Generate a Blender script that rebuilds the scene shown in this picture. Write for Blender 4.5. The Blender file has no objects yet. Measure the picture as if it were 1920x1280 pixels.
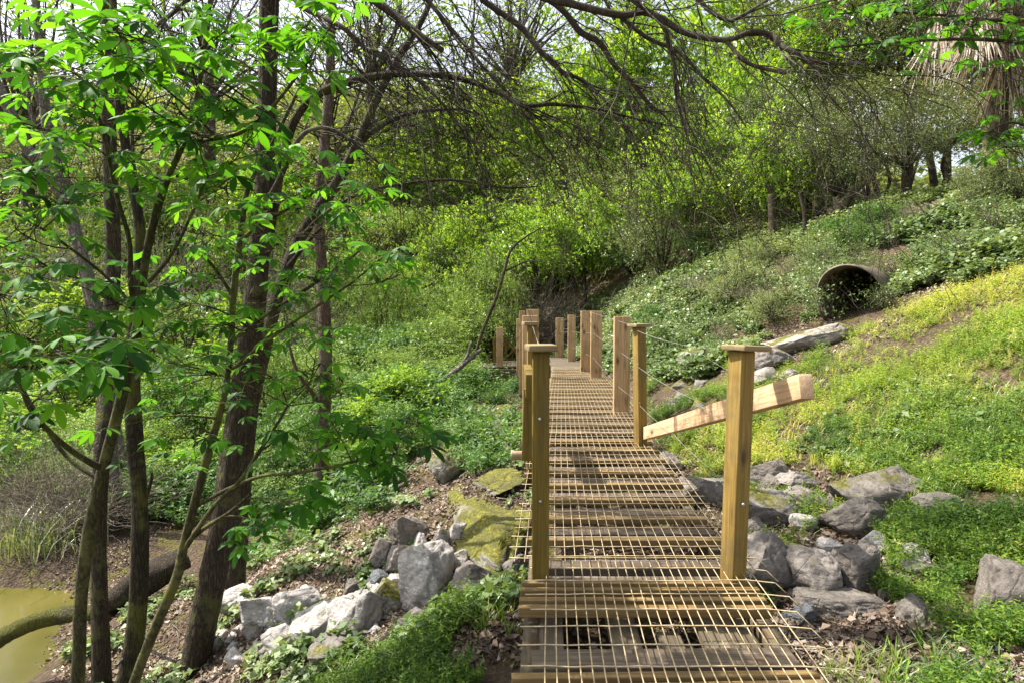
import bpy, bmesh, math, random
import numpy as np
from mathutils import Vector, Matrix, noise as mnoise

# ------------------------------------------------------------------ camera, sky, sun, exposure
SC = bpy.context.scene
COL = SC.collection
FPX = 1144.0
CAMZ = 1.385
TH = math.atan(52 / FPX)
cd = bpy.data.cameras.new("camera")
cam = bpy.data.objects.new("camera", cd)
COL.objects.link(cam)
cam.location = (0, 0, CAMZ)
cam.rotation_euler = (math.pi / 2 - TH, 0, 0)
cd.sensor_width = 36
cd.lens = FPX / 1920 * 36
cd.clip_end = 2000
cd.clip_start = 0.05
SC.camera = cam

SUN_DIR = Vector((-0.60, 0.20, 0.90)).normalized()      # towards the sun
W = bpy.data.worlds.new("World")
SC.world = W
W.use_nodes = True
wn = W.node_tree
bg = wn.nodes["Background"]
sky = wn.nodes.new("ShaderNodeTexSky")
sky.sky_type = 'NISHITA'
sky.sun_disc = False
sky.sun_elevation = math.asin(SUN_DIR.z)
sky.sun_rotation = math.atan2(SUN_DIR.x, SUN_DIR.y)
sky.air_density = 1.0
sky.dust_density = 3.5
sky.ozone_density = 1.0
hz_ = wn.nodes.new("ShaderNodeHueSaturation")            # thin high haze: a paler, whiter sky
hz_.inputs["Saturation"].default_value = .42
hz_.inputs["Value"].default_value = 1.15
wn.links.new(sky.outputs[0], hz_.inputs["Color"])
wn.links.new(hz_.outputs[0], bg.inputs[0])
bg.inputs[1].default_value = 0.115
sd = bpy.data.lights.new("sun", 'SUN')
sd.energy = 4.4
sd.angle = math.radians(0.53)
sd.color = (1.0, 0.94, 0.84)
sun = bpy.data.objects.new("sun", sd)
COL.objects.link(sun)
sun.rotation_euler = SUN_DIR.to_track_quat('Z', 'Y').to_euler()
SC.view_settings.view_transform = 'Standard'
SC.view_settings.look = 'None'
SC.view_settings.exposure = 1.3
SC.view_settings.gamma = 1
SC.cycles.max_bounces = 7
SC.cycles.diffuse_bounces = 4
SC.cycles.transmission_bounces = 4
SC.cycles.glossy_bounces = 2
SC.cycles.use_denoising = True
SC.cycles.sample_clamp_indirect = 6

# ------------------------------------------------------------------ geometry of the photograph
_c, _s = math.cos(TH), math.sin(TH)


def ray(px, py):
    u = (px - 960) / FPX
    v = (640 - py) / FPX
    return u, _c + v * _s, v * _c - _s


def P(px, py, d):
    a, b, c = ray(px, py)
    k = d / b
    return np.array([a * k, d, CAMZ + c * k])


def proj(X, Y, Z):
    zr = Z - CAMZ
    yc = Y * _c - zr * _s
    zc = Y * _s + zr * _c
    yc = np.where(np.abs(yc) < 1e-3, 1e-3, yc)
    return 960 + FPX * X / yc, 640 - FPX * zc / yc


rng = np.random.default_rng(7)
random.seed(7)

# ------------------------------------------------------------------ the ground as a height field
CT = [(350, 1275, 4.9), (480, 1130, 5.3), (700, 1060, 5.4), (800, 1090, 5.0), (900, 960, 5.6), (970, 880, 6.4),
      (600, 1005, 8.0), (750, 900, 7.6), (850, 790, 9.5), (900, 730, 14), (700, 770, 11),
      (700, 1280, 3.4), (900, 1250, 3.0), (950, 1150, 3.3),
      (1700, 1250, 2.7), (1500, 1150, 3.3), (1880, 1150, 3.0), (1500, 1000, 4.4), (1700, 950, 4.8), (1650, 800, 6.0),
      (1900, 900, 4.5), (1900, 650, 6.2), (1750, 560, 8.0), (1575, 622, 8.7), (1450, 700, 7.5), (1300, 810, 6.9),
      (1240, 730, 9.2), (1400, 590, 11), (1200, 590, 15), (1050, 590, 24), (1000, 540, 27), (1200, 500, 22),
      (1500, 430, 16), (1700, 385, 14), (1900, 330, 12.5), (1900, 450, 9),
      (480, 930, 9.5), (500, 810, 13), (300, 800, 18), (300, 700, 24), (600, 660, 22), (100, 640, 34),
      (100, 480, 55), (400, 450, 48), (800, 440, 42), (1000, 420, 44), (1300, 430, 34), (1500, 480, 30)]
CP = [P(*t) for t in CT]
CP += [np.array(t, float) for t in [
    (-4.35, 6.1, -1.80), (-3.9, 4.6, -1.78), (-6.0, 6.0, -2.55), (-6.6, 3, -2.6), (-8.5, 5.5, -2.5), (-6.4, 7.6, -1.80), (-8.6, 8.6, -1.82), (-10, 10.6, -1.8), (-5.5, 0, -2.4),
    (-13, 17, -.9), (-14, 11, -1.3), (-12, 5, -1.0), (-4.9, 9.5, -1.75), (-3.2, 0.5, -1.5),
    (0.6, 1.5, -0.32), (0.7, 3.0, -0.44), (0.8, 4.5, -0.48), (0.9, 6.2, -0.42), (1.1, 9, -0.4), (1.2, 13, -0.35), (0.2, 16, -0.75), (0.6, 18.5, -0.6), (-0.6, 17, -0.95), (-0.5, 15.5, -.7),
    (1.0, 20.5, -0.1), (-2.5, 17, -0.3), (-1.5, 12, -0.25),
    (0.3, -1, -0.15), (3, 0, 0.0), (5, 0.5, 0.45), (7, 3, 1.0), (9, 6, 2.3), (-1.5, 1.5, -0.55), (-1, -3, -0.4), (4, -4, 0.2), (-7, -5, -2.3),
    (0, -30, 0), (40, -20, 6), (-40, -20, 2), (17, 16, 3.2), (20, 24, 1.6), (22, 34, 2.5), (40, 20, 2), (60, 60, 6), (30, 70, 12), (0, 80, 22), (-40, 80, 22), (-60, 40, 10), (-30, 30, 2.5), (-25, 12, 0.3),
    (-80, 0, 8), (90, 0, 12), (0, 160, 45), (120, 120, 12), (-120, 120, 40), (-150, 0, 20), (150, 0, 20), (0, -120, 5), (120, -100, 15), (-120, -100, 10)]]
CP = np.array(CP)


def _phi(r2):
    return 0.5 * r2 * np.log(r2 + 1e-9)


_S = 10.0
_A = CP[:, :2] / _S
_n = len(_A)
_K = _phi(((_A[:, None] - _A[None]) ** 2).sum(-1)) + np.eye(_n) * 0.0008
_Q = np.c_[np.ones(_n), _A]
_M = np.block([[_K, _Q], [_Q.T, np.zeros((3, 3))]])
_sol = np.linalg.solve(_M, np.r_[CP[:, 2], np.zeros(3)])


def tps(X, Y):
    sh = X.shape
    p = np.c_[X.ravel(), Y.ravel()] / _S
    out = np.empty(len(p))
    for i in range(0, len(p), 20000):
        q = p[i:i + 20000]
        out[i:i + 20000] = _phi(((q[:, None] - _A[None]) ** 2).sum(-1)) @ _sol[:_n] + _sol[_n] + q @ _sol[_n + 1:]
    return out.reshape(sh)


def vnoise(X, Y, sc, seed=0):
    """smooth value noise, vectorised"""
    x, y = X * sc, Y * sc
    xi, yi = np.floor(x).astype(int), np.floor(y).astype(int)
    fx, fy = x - xi, y - yi
    fx, fy = fx * fx * (3 - 2 * fx), fy * fy * (3 - 2 * fy)

    def h(a, b):
        v = np.sin(a * 127.1 + b * 311.7 + seed * 74.7) * 43758.5453
        return v - np.floor(v)
    return (h(xi, yi) * (1 - fx) + h(xi + 1, yi) * fx) * (1 - fy) + (h(xi, yi + 1) * (1 - fx) + h(xi + 1, yi + 1) * fx) * fy


def _axis(a, b, n, k):
    t = np.linspace(math.asinh(a / k), math.asinh(b / k), n)
    return np.sinh(t) * k


XS = _axis(-190, 190, 420, 3.0) + 0.4
YS = _axis(-130, 190, 420, 3.0) + 4.0
GX, GY = np.meshgrid(XS, YS)
GZ = tps(GX, GY)
_far = np.clip(1 - (np.hypot(GX, GY - 4) - 25) / 40, 0, 1)
GZ += ((vnoise(GX, GY, .9, 1) - .5) * .16 + (vnoise(GX, GY, 2.3, 2) - .5) * .09 + (vnoise(GX, GY, 6, 3) - .5) * .04) * np.clip(_far + .2, 0, 1)


def ground_z(X, Y):
    X = np.asarray(X, float)
    Y = np.asarray(Y, float)
    i = np.clip(np.searchsorted(XS, X) - 1, 0, len(XS) - 2)
    j = np.clip(np.searchsorted(YS, Y) - 1, 0, len(YS) - 2)
    fx = np.clip((X - XS[i]) / (XS[i + 1] - XS[i]), 0, 1)
    fy = np.clip((Y - YS[j]) / (YS[j + 1] - YS[j]), 0, 1)
    return (GZ[j, i] * (1 - fx) + GZ[j, i + 1] * fx) * (1 - fy) + (GZ[j + 1, i] * (1 - fx) + GZ[j + 1, i + 1] * fx) * fy


def hit(px, py):
    """where the ray through a photo pixel meets the ground"""
    d = 1.6
    for _ in range(2000):
        p = P(px, py, d)
        if p[2] <= float(ground_z(p[0], p[1])):
            return p
        d *= 1.006
        if d > 120:
            break
    return P(px, py, 60)


# ------------------------------------------------------------------ mesh helpers
def link(o, parent=None):
    COL.objects.link(o)
    if parent is not None:
        o.parent = parent
    return o


def tag(o, label=None, cat=None, group=None, kind=None):
    if label:
        o["label"] = label
    if cat:
        o["category"] = cat
    if group:
        o["group"] = group
    if kind:
        o["kind"] = kind
    return o


def empty(name, loc, label, cat, group=None):
    o = bpy.data.objects.new(name, None)
    o.empty_display_size = 0.2
    o.location = [float(v) for v in loc]
    link(o)
    return tag(o, label, cat, group)


def npmesh(name, V, F, mat, attr=None, smooth=False):
    """F: list of (M,k) index arrays; attr: per face values in the same order"""
    if not isinstance(F, list):
        F = [F]
    me = bpy.data.meshes.new(name)
    V = np.asarray(V, np.float32)
    me.vertices.add(len(V))
    me.vertices.foreach_set("co", V.ravel())
    tot = sum(f.size for f in F)
    np_ = sum(len(f) for f in F)
    me.loops.add(tot)
    me.polygons.add(np_)
    me.loops.foreach_set("vertex_index", np.concatenate([f.ravel() for f in F]).astype(np.int32))
    st, s = [], 0
    for f in F:
        st.append(s + np.arange(len(f)) * f.shape[1])
        s += f.size
    me.polygons.foreach_set("loop_start", np.concatenate(st).astype(np.int32))
    if smooth:
        me.polygons.foreach_set("use_smooth", np.ones(np_, bool))
    me.update(calc_edges=True)
    if attr is not None:
        a = me.attributes.new("v", 'FLOAT', 'FACE')
        a.data.foreach_set("value", np.asarray(attr, np.float32))
    if mat is not None:
        me.materials.append(mat)
    return me


def obj(name, me, parent=None, loc=(0, 0, 0)):
    o = bpy.data.objects.new(name, me)
    o.location = [float(v) for v in loc]
    return link(o, parent)


def norm(a):
    return a / np.maximum(np.linalg.norm(a, axis=-1, keepdims=True), 1e-9)


def frames(fwd, up):
    """rotation matrices whose columns are right, forward, up"""
    f = norm(fwd)
    r = norm(np.cross(f, up))
    u = np.cross(r, f)
    return np.stack([r, f, u], -1)


def stamp(TV, TF, R, pos, sc):
    """copies of a template; TV (v,3), TF (f,k)"""
    n = len(pos)
    sc = np.asarray(sc, float)
    if sc.ndim == 1:
        sc = sc[:, None]
    V = np.einsum('nij,nvj->nvi', R, TV[None] * sc[:, None, :]) + pos[:, None, :]
    F = TF[None] + (np.arange(n) * len(TV))[:, None, None]
    return V.reshape(-1, 3), F.reshape(-1, TF.shape[1])


def tube(pts, rad, sides=6, wob=0.0, cap=True):
    pts = np.asarray(pts, float)
    rad = np.asarray(rad, float)
    n = len(pts)
    t = np.gradient(pts, axis=0)
    t = norm(t)
    ref = np.array([0.0, 1.0, 0.05]) if abs(t[0, 2]) > .5 else np.array([0, 0, 1.0])
    r = norm(np.cross(t, ref[None] + 0 * t))
    b = np.cross(t, r)
    a = np.linspace(0, 2 * math.pi, sides, endpoint=False)
    rr = rad[:, None] * np.ones(sides)[None]
    if wob:
        ph = rng.random(3) * 6
        rr = rr * (1 + wob * np.sin(2 * a + ph[0] + np.arange(n)[:, None] * .21) + wob * .7 * np.sin(3 * a + ph[1] - np.arange(n)[:, None] * .33) + (rng.random((n, sides)) - .5) * wob)
    V = pts[:, None] + (np.cos(a)[None, :, None] * r[:, None] + np.sin(a)[None, :, None] * b[:, None]) * rr[..., None]
    V = V.reshape(-1, 3)
    i = np.arange(n - 1)[:, None] * sides
    k = np.arange(sides)[None]
    k2 = (k + 1) % sides
    F = np.stack([i + k, i + k2, i + sides + k2, i + sides + k], -1).reshape(-1, 4)
    if cap and sides == 4:
        F = np.concatenate([F, [[3, 2, 1, 0]], [[(n - 1) * 4, (n - 1) * 4 + 1, (n - 1) * 4 + 2, (n - 1) * 4 + 3]]])
    elif cap:
        V = np.concatenate([V, pts[:1], pts[-1:]])
        c0, c1 = n * sides, n * sides + 1
        k = np.arange(sides)
        k2 = (k + 1) % sides
        z0 = np.stack([k2, k, np.full(sides, c0), np.full(sides, c0)], -1)
        # triangles kept as separate list to stay valid
        return V, F, np.concatenate([np.stack([k2, k, np.full(sides, c0)], -1),
                                     np.stack([(n - 1) * sides + k, (n - 1) * sides + k2, np.full(sides, c1)], -1)])
    return V, F, np.zeros((0, 3), int)


class MB:
    """collects pieces, builds ONE mesh"""

    def __init__(s):
        s.V, s.Q, s.T, s.n = [], [], [], 0
        s.aq, s.at = [], []

    def add(s, V, Q=None, T=None, a=0.5):
        if Q is not None and len(Q):
            s.Q.append(Q + s.n)
            s.aq.append(np.broadcast_to(a, len(Q)))
        if T is not None and len(T):
            s.T.append(T + s.n)
            s.at.append(np.broadcast_to(a, len(T)))
        s.V.append(V)
        s.n += len(V)
        return s

    def tube(s, pts, rad, sides=6, wob=0, a=0.5):
        V, Q, T = tube(pts, rad, sides, wob)
        return s.add(V, Q, T, a)

    def box(s, x0, x1, y0, y1, z0, z1, bev=0.0, a=0.5, M=None):
        if bev <= 0:
            V = np.array([[x, y, z] for z in (z0, z1) for y in (y0, y1) for x in (x0, x1)], float)
            Q = np.array([[0, 2, 3, 1], [4, 5, 7, 6], [0, 1, 5, 4], [2, 6, 7, 3], [0, 4, 6, 2], [1, 3, 7, 5]])
            T = None
        else:
            bm = bmesh.new()
            bmesh.ops.create_cube(bm, size=1)
            for v in bm.verts:
                v.co = Vector((x0 + (v.co.x + .5) * (x1 - x0), y0 + (v.co.y + .5) * (y1 - y0), z0 + (v.co.z + .5) * (z1 - z0)))
            bmesh.ops.bevel(bm, geom=list(bm.edges), offset=bev, segments=2, profile=.6, affect='EDGES')
            bm.verts.index_update()
            V = np.array([v.co[:] for v in bm.verts])
            Q = np.array([[v.index for v in f.verts] for f in bm.faces if len(f.verts) == 4])
            T = np.array([[v.index for v in f.verts] for f in bm.faces if len(f.verts) == 3])
            bm.free()
        if M is not None:
            V = V @ np.array(M.to_3x3()).T + np.array(M.translation)
        return s.add(V, Q, T, a)

    def mesh(s, name, mat, smooth=False, attr=False):
        F, A = [], []
        if s.Q:
            F.append(np.concatenate(s.Q))
            A += s.aq
        if s.T:
            F.append(np.concatenate(s.T))
            A += s.at
        return npmesh(name, np.concatenate(s.V), F, mat, np.concatenate(A) if attr else None, smooth)

    def build(s, name, mat, parent=None, smooth=False, attr=False, loc=None):
        """loc: world position of the part's own origin (vertices are then stored relative to it)"""
        if loc is not None:
            s.V = [v - np.asarray(loc, float) for v in s.V]
        me = s.mesh(name, mat, smooth, attr)
        l = np.zeros(3) if loc is None else np.asarray(loc, float)
        if parent is not None:
            if loc is None:
                me.vertices.foreach_set("co", (np.concatenate(s.V) - np.array(parent.matrix_world.translation if parent.parent else parent.location)).astype(np.float32).ravel())
                l = np.zeros(3)
            else:
                l = l - np.array(parent.location)
        return obj(name, me, parent, l)


def smooth_path(pts, n=8):
    """Catmull-Rom through (k,m) rows"""
    p = np.asarray(pts, float)
    p = np.concatenate([[2 * p[0] - p[1]], p, [2 * p[-1] - p[-2]]])
    out = []
    t = np.linspace(0, 1, n, endpoint=False)[:, None]
    for i in range(1, len(p) - 2):
        a, b, c, d = p[i - 1:i + 3]
        out.append(.5 * (2 * b + (c - a) * t + (2 * a - 5 * b + 4 * c - d) * t ** 2 + (3 * b - a - 3 * c + d) * t ** 3))
    out.append(p[-2:-1])
    return np.concatenate(out)


def px_path(rows, n=8):
    """rows of (px, py, depth, width px) -> smooth world points and radii"""
    q = smooth_path(rows, n)
    pts = np.array([P(a, b, c) for a, b, c, _ in q])
    return pts, np.maximum(q[:, 3] * q[:, 2] / FPX / 2, .0015)


# ------------------------------------------------------------------ materials
def new_mat(name):
    m = bpy.data.materials.new(name)
    m.use_nodes = True
    nt = m.node_tree
    nt.nodes.clear()
    out = nt.nodes.new("ShaderNodeOutputMaterial")
    return m, nt, out


def nd(nt, typ, ins=None, **props):
    n = nt.nodes.new(typ)
    for k, v in props.items():
        setattr(n, k, v)
    for k, v in (ins or {}).items():
        if isinstance(v, bpy.types.NodeSocket):
            nt.links.new(v, n.inputs[k])
        else:
            n.inputs[k].default_value = v
    return n


def ramp(nt, fac, stops, interp='LINEAR'):
    r = nt.nodes.new("ShaderNodeValToRGB")
    r.color_ramp.interpolation = interp
    e = r.color_ramp.elements
    while len(e) < len(stops):
        e.new(.5)
    for x, (p, c) in zip(e, stops):
        x.position = p
        x.color = (*c, 1) if len(c) == 3 else c
    nt.links.new(fac, r.inputs[0])
    return r.outputs[0]


def mixc(nt, f, a, b, typ='MIX'):
    n = nt.nodes.new("ShaderNodeMix")
    n.data_type = 'RGBA'
    n.blend_type = typ
    for k, v in ((0, f), (6, a), (7, b)):
        if isinstance(v, bpy.types.NodeSocket):
            nt.links.new(v, n.inputs[k])
        else:
            n.inputs[k].default_value = v if not isinstance(v, tuple) else (*v, 1)
    return n.outputs[2]


def math_(nt, op, a, b=0.0, c=None):
    n = nt.nodes.new("ShaderNodeMath")
    n.operation = op
    for k, v in enumerate((a, b) if c is None else (a, b, c)):
        if isinstance(v, bpy.types.NodeSocket):
            nt.links.new(v, n.inputs[k])
        else:
            n.inputs[k].default_value = v
    return n.outputs[0]


def leaf_mat(name, stops, trans=0.4, gloss=0.10, rough=0.38, objvar=0.25, tboost=1.5):
    m, nt, out = new_mat(name)
    at = nd(nt, "ShaderNodeAttribute", attribute_name="v")
    oi = nd(nt, "ShaderNodeObjectInfo")
    f = math_(nt, 'ADD', at.outputs["Fac"], math_(nt, 'MULTIPLY', math_(nt, 'SUBTRACT', oi.outputs["Random"], .5), objvar))
    col = ramp(nt, f, stops)
    dif = nd(nt, "ShaderNodeBsdfDiffuse", {"Color": col})
    tc = mixc(nt, 1.0, col, (tboost * 1.15, tboost * 1.0, tboost * .45), 'MULTIPLY')
    tr = nd(nt, "ShaderNodeBsdfTranslucent", {"Color": tc})
    gl = nd(nt, "ShaderNodeBsdfGlossy", {"Color": (1, 1, 1, 1), "Roughness": rough + .08})
    m1 = nd(nt, "ShaderNodeMixShader", {0: trans, 1: dif.outputs[0], 2: tr.outputs[0]})
    fr = nd(nt, "ShaderNodeFresnel", {"IOR": 1.45})
    m2 = nd(nt, "ShaderNodeMixShader", {0: math_(nt, 'MULTIPLY_ADD', fr.outputs[0], .14, gloss * .12), 1: m1.outputs[0], 2: gl.outputs[0]})
    nt.links.new(m2.outputs[0], out.inputs[0])
    return m


def bark_mat(name, c1, c2, moss=0.0, scale=1.0, stretch=6.0, bump=1.0):
    m, nt, out = new_mat(name)
    tc = nd(nt, "ShaderNodeTexCoord")
    mp = nd(nt, "ShaderNodeMapping", {0: tc.outputs["Object"], "Scale": (stretch, stretch, 1)})
    dn = nd(nt, "ShaderNodeTexNoise", {"Vector": mp.outputs[0], "Scale": 2.2, "Detail": 4})
    dv = nd(nt, "ShaderNodeVectorMath", {0: mp.outputs[0], 1: dn.outputs["Color"]}, operation='ADD')
    mp = dv
    n1 = nd(nt, "ShaderNodeTexNoise", {"Vector": mp.outputs[0], "Scale": 9 * scale, "Detail": 7, "Roughness": .7})
    n2 = nd(nt, "ShaderNodeTexNoise", {"Vector": tc.outputs["Object"], "Scale": 3.5, "Detail": 5, "Roughness": .65})
    v = nd(nt, "ShaderNodeTexVoronoi", {"Vector": mp.outputs[0], "Scale": 7 * scale}, feature='DISTANCE_TO_EDGE')
    crack = ramp(nt, v.outputs[0], [(0, (.1, .1, .1)), (.28, (1, 1, 1))])
    col = ramp(nt, n1.outputs[0], [(.3, c1), (.7, c2)])
    col = mixc(nt, .65, col, mixc(nt, 1, col, crack, 'MULTIPLY'))
    col = mixc(nt, ramp(nt, n2.outputs[0], [(.52, (0, 0, 0)), (.62, (.35, .35, .35))]), col, (.30, .30, .26))
    if moss:
        mf = ramp(nt, n2.outputs[0], [(.62 - .28 * moss, (0, 0, 0)), (.76 - .28 * moss, (1, 1, 1))])
        g = nd(nt, "ShaderNodeTexCoord")
        col = mixc(nt, mf, col, mixc(nt, n1.outputs[0], (.05, .055, .01), (.17, .17, .025)))
    b = nd(nt, "ShaderNodeBump", {"Height": math_(nt, 'ADD', n1.outputs[0], math_(nt, 'MULTIPLY', crack, .6)), "Strength": bump, "Distance": .035})
    p = nd(nt, "ShaderNodeBsdfPrincipled", {"Base Color": col, "Roughness": .88, "Normal": b.outputs[0]})
    p.inputs["Specular IOR Level"].default_value = .25
    nt.links.new(p.outputs[0], out.inputs[0])
    return m


def wood_mat(name, c1, c2, c3, axis=2, knots=True, wear=0.25, rough=.75):
    """grain runs along the given local axis"""
    m, nt, out = new_mat(name)
    tc = nd(nt, "ShaderNodeTexCoord")
    oi = nd(nt, "ShaderNodeObjectInfo")
    off = nd(nt, "ShaderNodeVectorMath", {0: tc.outputs["Object"]}, operation='ADD')
    sc = nd(nt, "ShaderNodeVectorMath", {0: oi.outputs["Random"], 3: 37.0}, operation='SCALE')
    nt.links.new(sc.outputs[0], off.inputs[1])
    s = [14, 14, 14]
    s[axis] = .55
    mp = nd(nt, "ShaderNodeMapping", {0: off.outputs[0], "Scale": s})
    kn = nd(nt, "ShaderNodeMapping", {0: off.outputs[0], "Scale": [3.2 if i == axis else 8 for i in range(3)]})
    vo = nd(nt, "ShaderNodeTexVoronoi", {"Vector": kn.outputs[0], "Scale": 1.0, "Randomness": 1.0})
    kd = ramp(nt, vo.outputs["Distance"], [(.0, (1, 1, 1)), (.085, (1, 1, 1)), (.17, (.35, .35, .35)), (.3, (0, 0, 0))])
    n1 = nd(nt, "ShaderNodeTexNoise", {"Vector": mp.outputs[0], "Scale": 1.6, "Detail": 8, "Roughness": .66, "Distortion": 1.0})
    fine = nd(nt, "ShaderNodeTexNoise", {"Vector": mp.outputs[0], "Scale": 9, "Detail": 3, "Roughness": .6})
    st = nd(nt, "ShaderNodeTexNoise", {"Vector": off.outputs[0], "Scale": 3.3, "Detail": 6, "Roughness": .7})
    col = ramp(nt, n1.outputs[0], [(.25, c1), (.5, c2), (.75, c3)])
    col = mixc(nt, .45, col, mixc(nt, 1, col, ramp(nt, fine.outputs[0], [(.35, (.45, .42, .4)), (.6, (1.1, 1.1, 1.1))]), 'MULTIPLY'))
    if knots:
        col = mixc(nt, math_(nt, 'MULTIPLY', kd, .85), col, (.06, .028, .012))
    col = mixc(nt, math_(nt, 'MULTIPLY', ramp(nt, st.outputs[0], [(.5, (0, 0, 0)), (.72, (1, 1, 1))]), wear), col, (.10, .085, .045))
    b = nd(nt, "ShaderNodeBump", {"Height": math_(nt, 'ADD', n1.outputs[0], fine.outputs[0]), "Strength": .35, "Distance": .004})
    p = nd(nt, "ShaderNodeBsdfPrincipled", {"Base Color": col, "Roughness": rough, "Normal": b.outputs[0]})
    p.inputs["Specular IOR Level"].default_value = .3
    nt.links.new(p.outputs[0], out.inputs[0])
    return m


def rock_mat(name, c1, c2, moss=0.0, wet=False):
    m, nt, out = new_mat(name)
    tc = nd(nt, "ShaderNodeTexCoord")
    geo = nd(nt, "ShaderNodeNewGeometry")
    oi = nd(nt, "ShaderNodeObjectInfo")
    pos = geo.outputs["Position"]
    n1 = nd(nt, "ShaderNodeTexNoise", {"Vector": pos, "Scale": 7, "Detail": 9, "Roughness": .68, "Distortion": .5})
    n2 = nd(nt, "ShaderNodeTexNoise", {"Vector": pos, "Scale": 38, "Detail": 6, "Roughness": .7})
    n3 = nd(nt, "ShaderNodeTexNoise", {"Vector": pos, "Scale": 2.6, "Detail": 8, "Roughness": .65})
    vo = nd(nt, "ShaderNodeTexVoronoi", {"Vector": pos, "Scale": 5.5, "Randomness": 1}, feature='DISTANCE_TO_EDGE')
    mps = nd(nt, "ShaderNodeMapping", {0: pos, "Scale": (3, 3, 26), "Rotation": (.5, .35, 0)})
    strat = nd(nt, "ShaderNodeTexNoise", {"Vector": mps.outputs[0], "Scale": 1.0, "Detail": 5, "Roughness": .6})
    cr = ramp(nt, vo.outputs[0], [(0, (0, 0, 0)), (.035, (1, 1, 1))])
    col = ramp(nt, n1.outputs[0], [(.28, c1), (.72, c2)])
    col = mixc(nt, .45, col, mixc(nt, 1, col, ramp(nt, n2.outputs[0], [(.35, (.4, .4, .42)), (.65, (1.2, 1.2, 1.18))]), 'MULTIPLY'))
    col = mixc(nt, math_(nt, 'MULTIPLY', ramp(nt, strat.outputs[0], [(.55, (0, 0, 0)), (.75, (1, 1, 1))]), .5), col, (.10, .095, .09))
    if moss > -1:
        up = nd(nt, "ShaderNodeSeparateXYZ", {0: geo.outputs["Normal"]}).outputs[2]
        f = math_(nt, 'ADD', math_(nt, 'MULTIPLY', up, .35), n3.outputs[0])
        mf = ramp(nt, f, [(.93 - .42 * moss, (0, 0, 0)), (1.03 - .42 * moss, (1, 1, 1))])
        mg = ramp(nt, n2.outputs[0], [(.3, (.03, .032, .008)), (.5, (.12, .12, .015)), (.68, (.30, .26, .03))])
        mg = mixc(nt, ramp(nt, n1.outputs[0], [(.4, (0, 0, 0)), (.62, (1, 1, 1))]), mg, mixc(nt, n2.outputs[0], (.04, .045, .012), (.11, .10, .03)))
        col = mixc(nt, mf, col, mg)
    h = math_(nt, 'ADD', math_(nt, 'ADD', n1.outputs[0], math_(nt, 'MULTIPLY', n2.outputs[0], .35)), math_(nt, 'ADD', math_(nt, 'MULTIPLY', cr, .12), math_(nt, 'MULTIPLY', strat.outputs[0], .5)))
    b = nd(nt, "ShaderNodeBump", {"Height": h, "Strength": .9, "Distance": .035})
    p = nd(nt, "ShaderNodeBsdfPrincipled", {"Base Color": col, "Roughness": .35 if wet else .85, "Normal": b.outputs[0]})
    p.inputs["Specular IOR Level"].default_value = .5 if wet else .3
    nt.links.new(p.outputs[0], out.inputs[0])
    return m


def simple_mat(name, c, rough=.7, metal=0, var=None, scale=20):
    m, nt, out = new_mat(name)
    p = nd(nt, "ShaderNodeBsdfPrincipled", {"Base Color": (*c, 1), "Roughness": rough, "Metallic": metal})
    if var:
        geo = nd(nt, "ShaderNodeNewGeometry")
        n = nd(nt, "ShaderNodeTexNoise", {"Vector": geo.outputs["Position"], "Scale": scale, "Detail": 5, "Roughness": .65})
        nt.links.new(ramp(nt, n.outputs[0], [(.35, c), (.65, var)]), p.inputs["Base Color"])
        b = nd(nt, "ShaderNodeBump", {"Height": n.outputs[0], "Strength": .4, "Distance": .01})
        nt.links.new(b.outputs[0], p.inputs["Normal"])
    nt.links.new(p.outputs[0], out.inputs[0])
    return m


M = {}
M['bark'] = bark_mat("grey_brown_bark", (.035, .026, .017), (.155, .118, .078), moss=.4)
M['bark_moss'] = bark_mat("mossy_bark", (.024, .02, .011), (.105, .088, .05), moss=.5)
M['log_moss'] = bark_mat("yellow_mossed_bark", (.05, .045, .02), (.19, .165, .09), moss=1.05)
M['bark_pale'] = bark_mat("pale_bark", (.14, .12, .095), (.36, .32, .26), moss=.1, stretch=3)
M['bark_red'] = bark_mat("reddish_bark", (.10, .065, .045), (.27, .19, .13), moss=.1)
M['stem'] = bark_mat("green_brown_stem", (.03, .03, .014), (.11, .10, .042), moss=.45, scale=2.2, stretch=3, bump=.3)
M['twig'] = bark_mat("dark_twig_bark", (.028, .022, .016), (.13, .105, .075), moss=.2, scale=2, bump=.2)
M['twig_pale'] = bark_mat("dead_twig_bark", (.14, .11, .08), (.36, .30, .23), moss=0, scale=2, bump=.2)
M['post'] = wood_mat("treated_post_wood", (.12, .077, .016), (.24, .155, .036), (.35, .24, .075), 2, wear=.75)
M['board_sunlit'] = wood_mat("sunlit_board_wood", (.26, .155, .07), (.46, .30, .15), (.60, .42, .24), 2, wear=.4)  # same wood as the posts; sunlight on the far ones painted in as paler colour
M['post_g'] = wood_mat("greenish_treated_wood", (.08, .055, .008), (.165, .112, .017), (.23, .165, .03), 2, wear=.6)
M['capw'] = wood_mat("weathered_cap_wood", (.13, .10, .05), (.26, .20, .10), (.42, .34, .20), 0, knots=False, wear=.7)
M['rail'] = wood_mat("pale_rail_wood", (.42, .25, .13), (.64, .43, .25), (.78, .58, .38), 1, wear=.35)
M['tread'] = wood_mat("ochre_tread_wood", (.10, .065, .025), (.20, .13, .048), (.31, .215, .10), 0, knots=False, wear=.5)
M['plank'] = wood_mat("grey_plank_wood", (.035, .027, .02), (.105, .08, .058), (.26, .21, .165), 0, wear=.85)
M['plank_y'] = wood_mat("grey_long_plank_wood", (.035, .028, .018), (.10, .078, .05), (.21, .17, .12), 1, wear=.85)
M['wire'] = simple_mat("tan_weathered_wire", (.34, .255, .135), .55, .2, (.54, .44, .28), 30)
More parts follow.
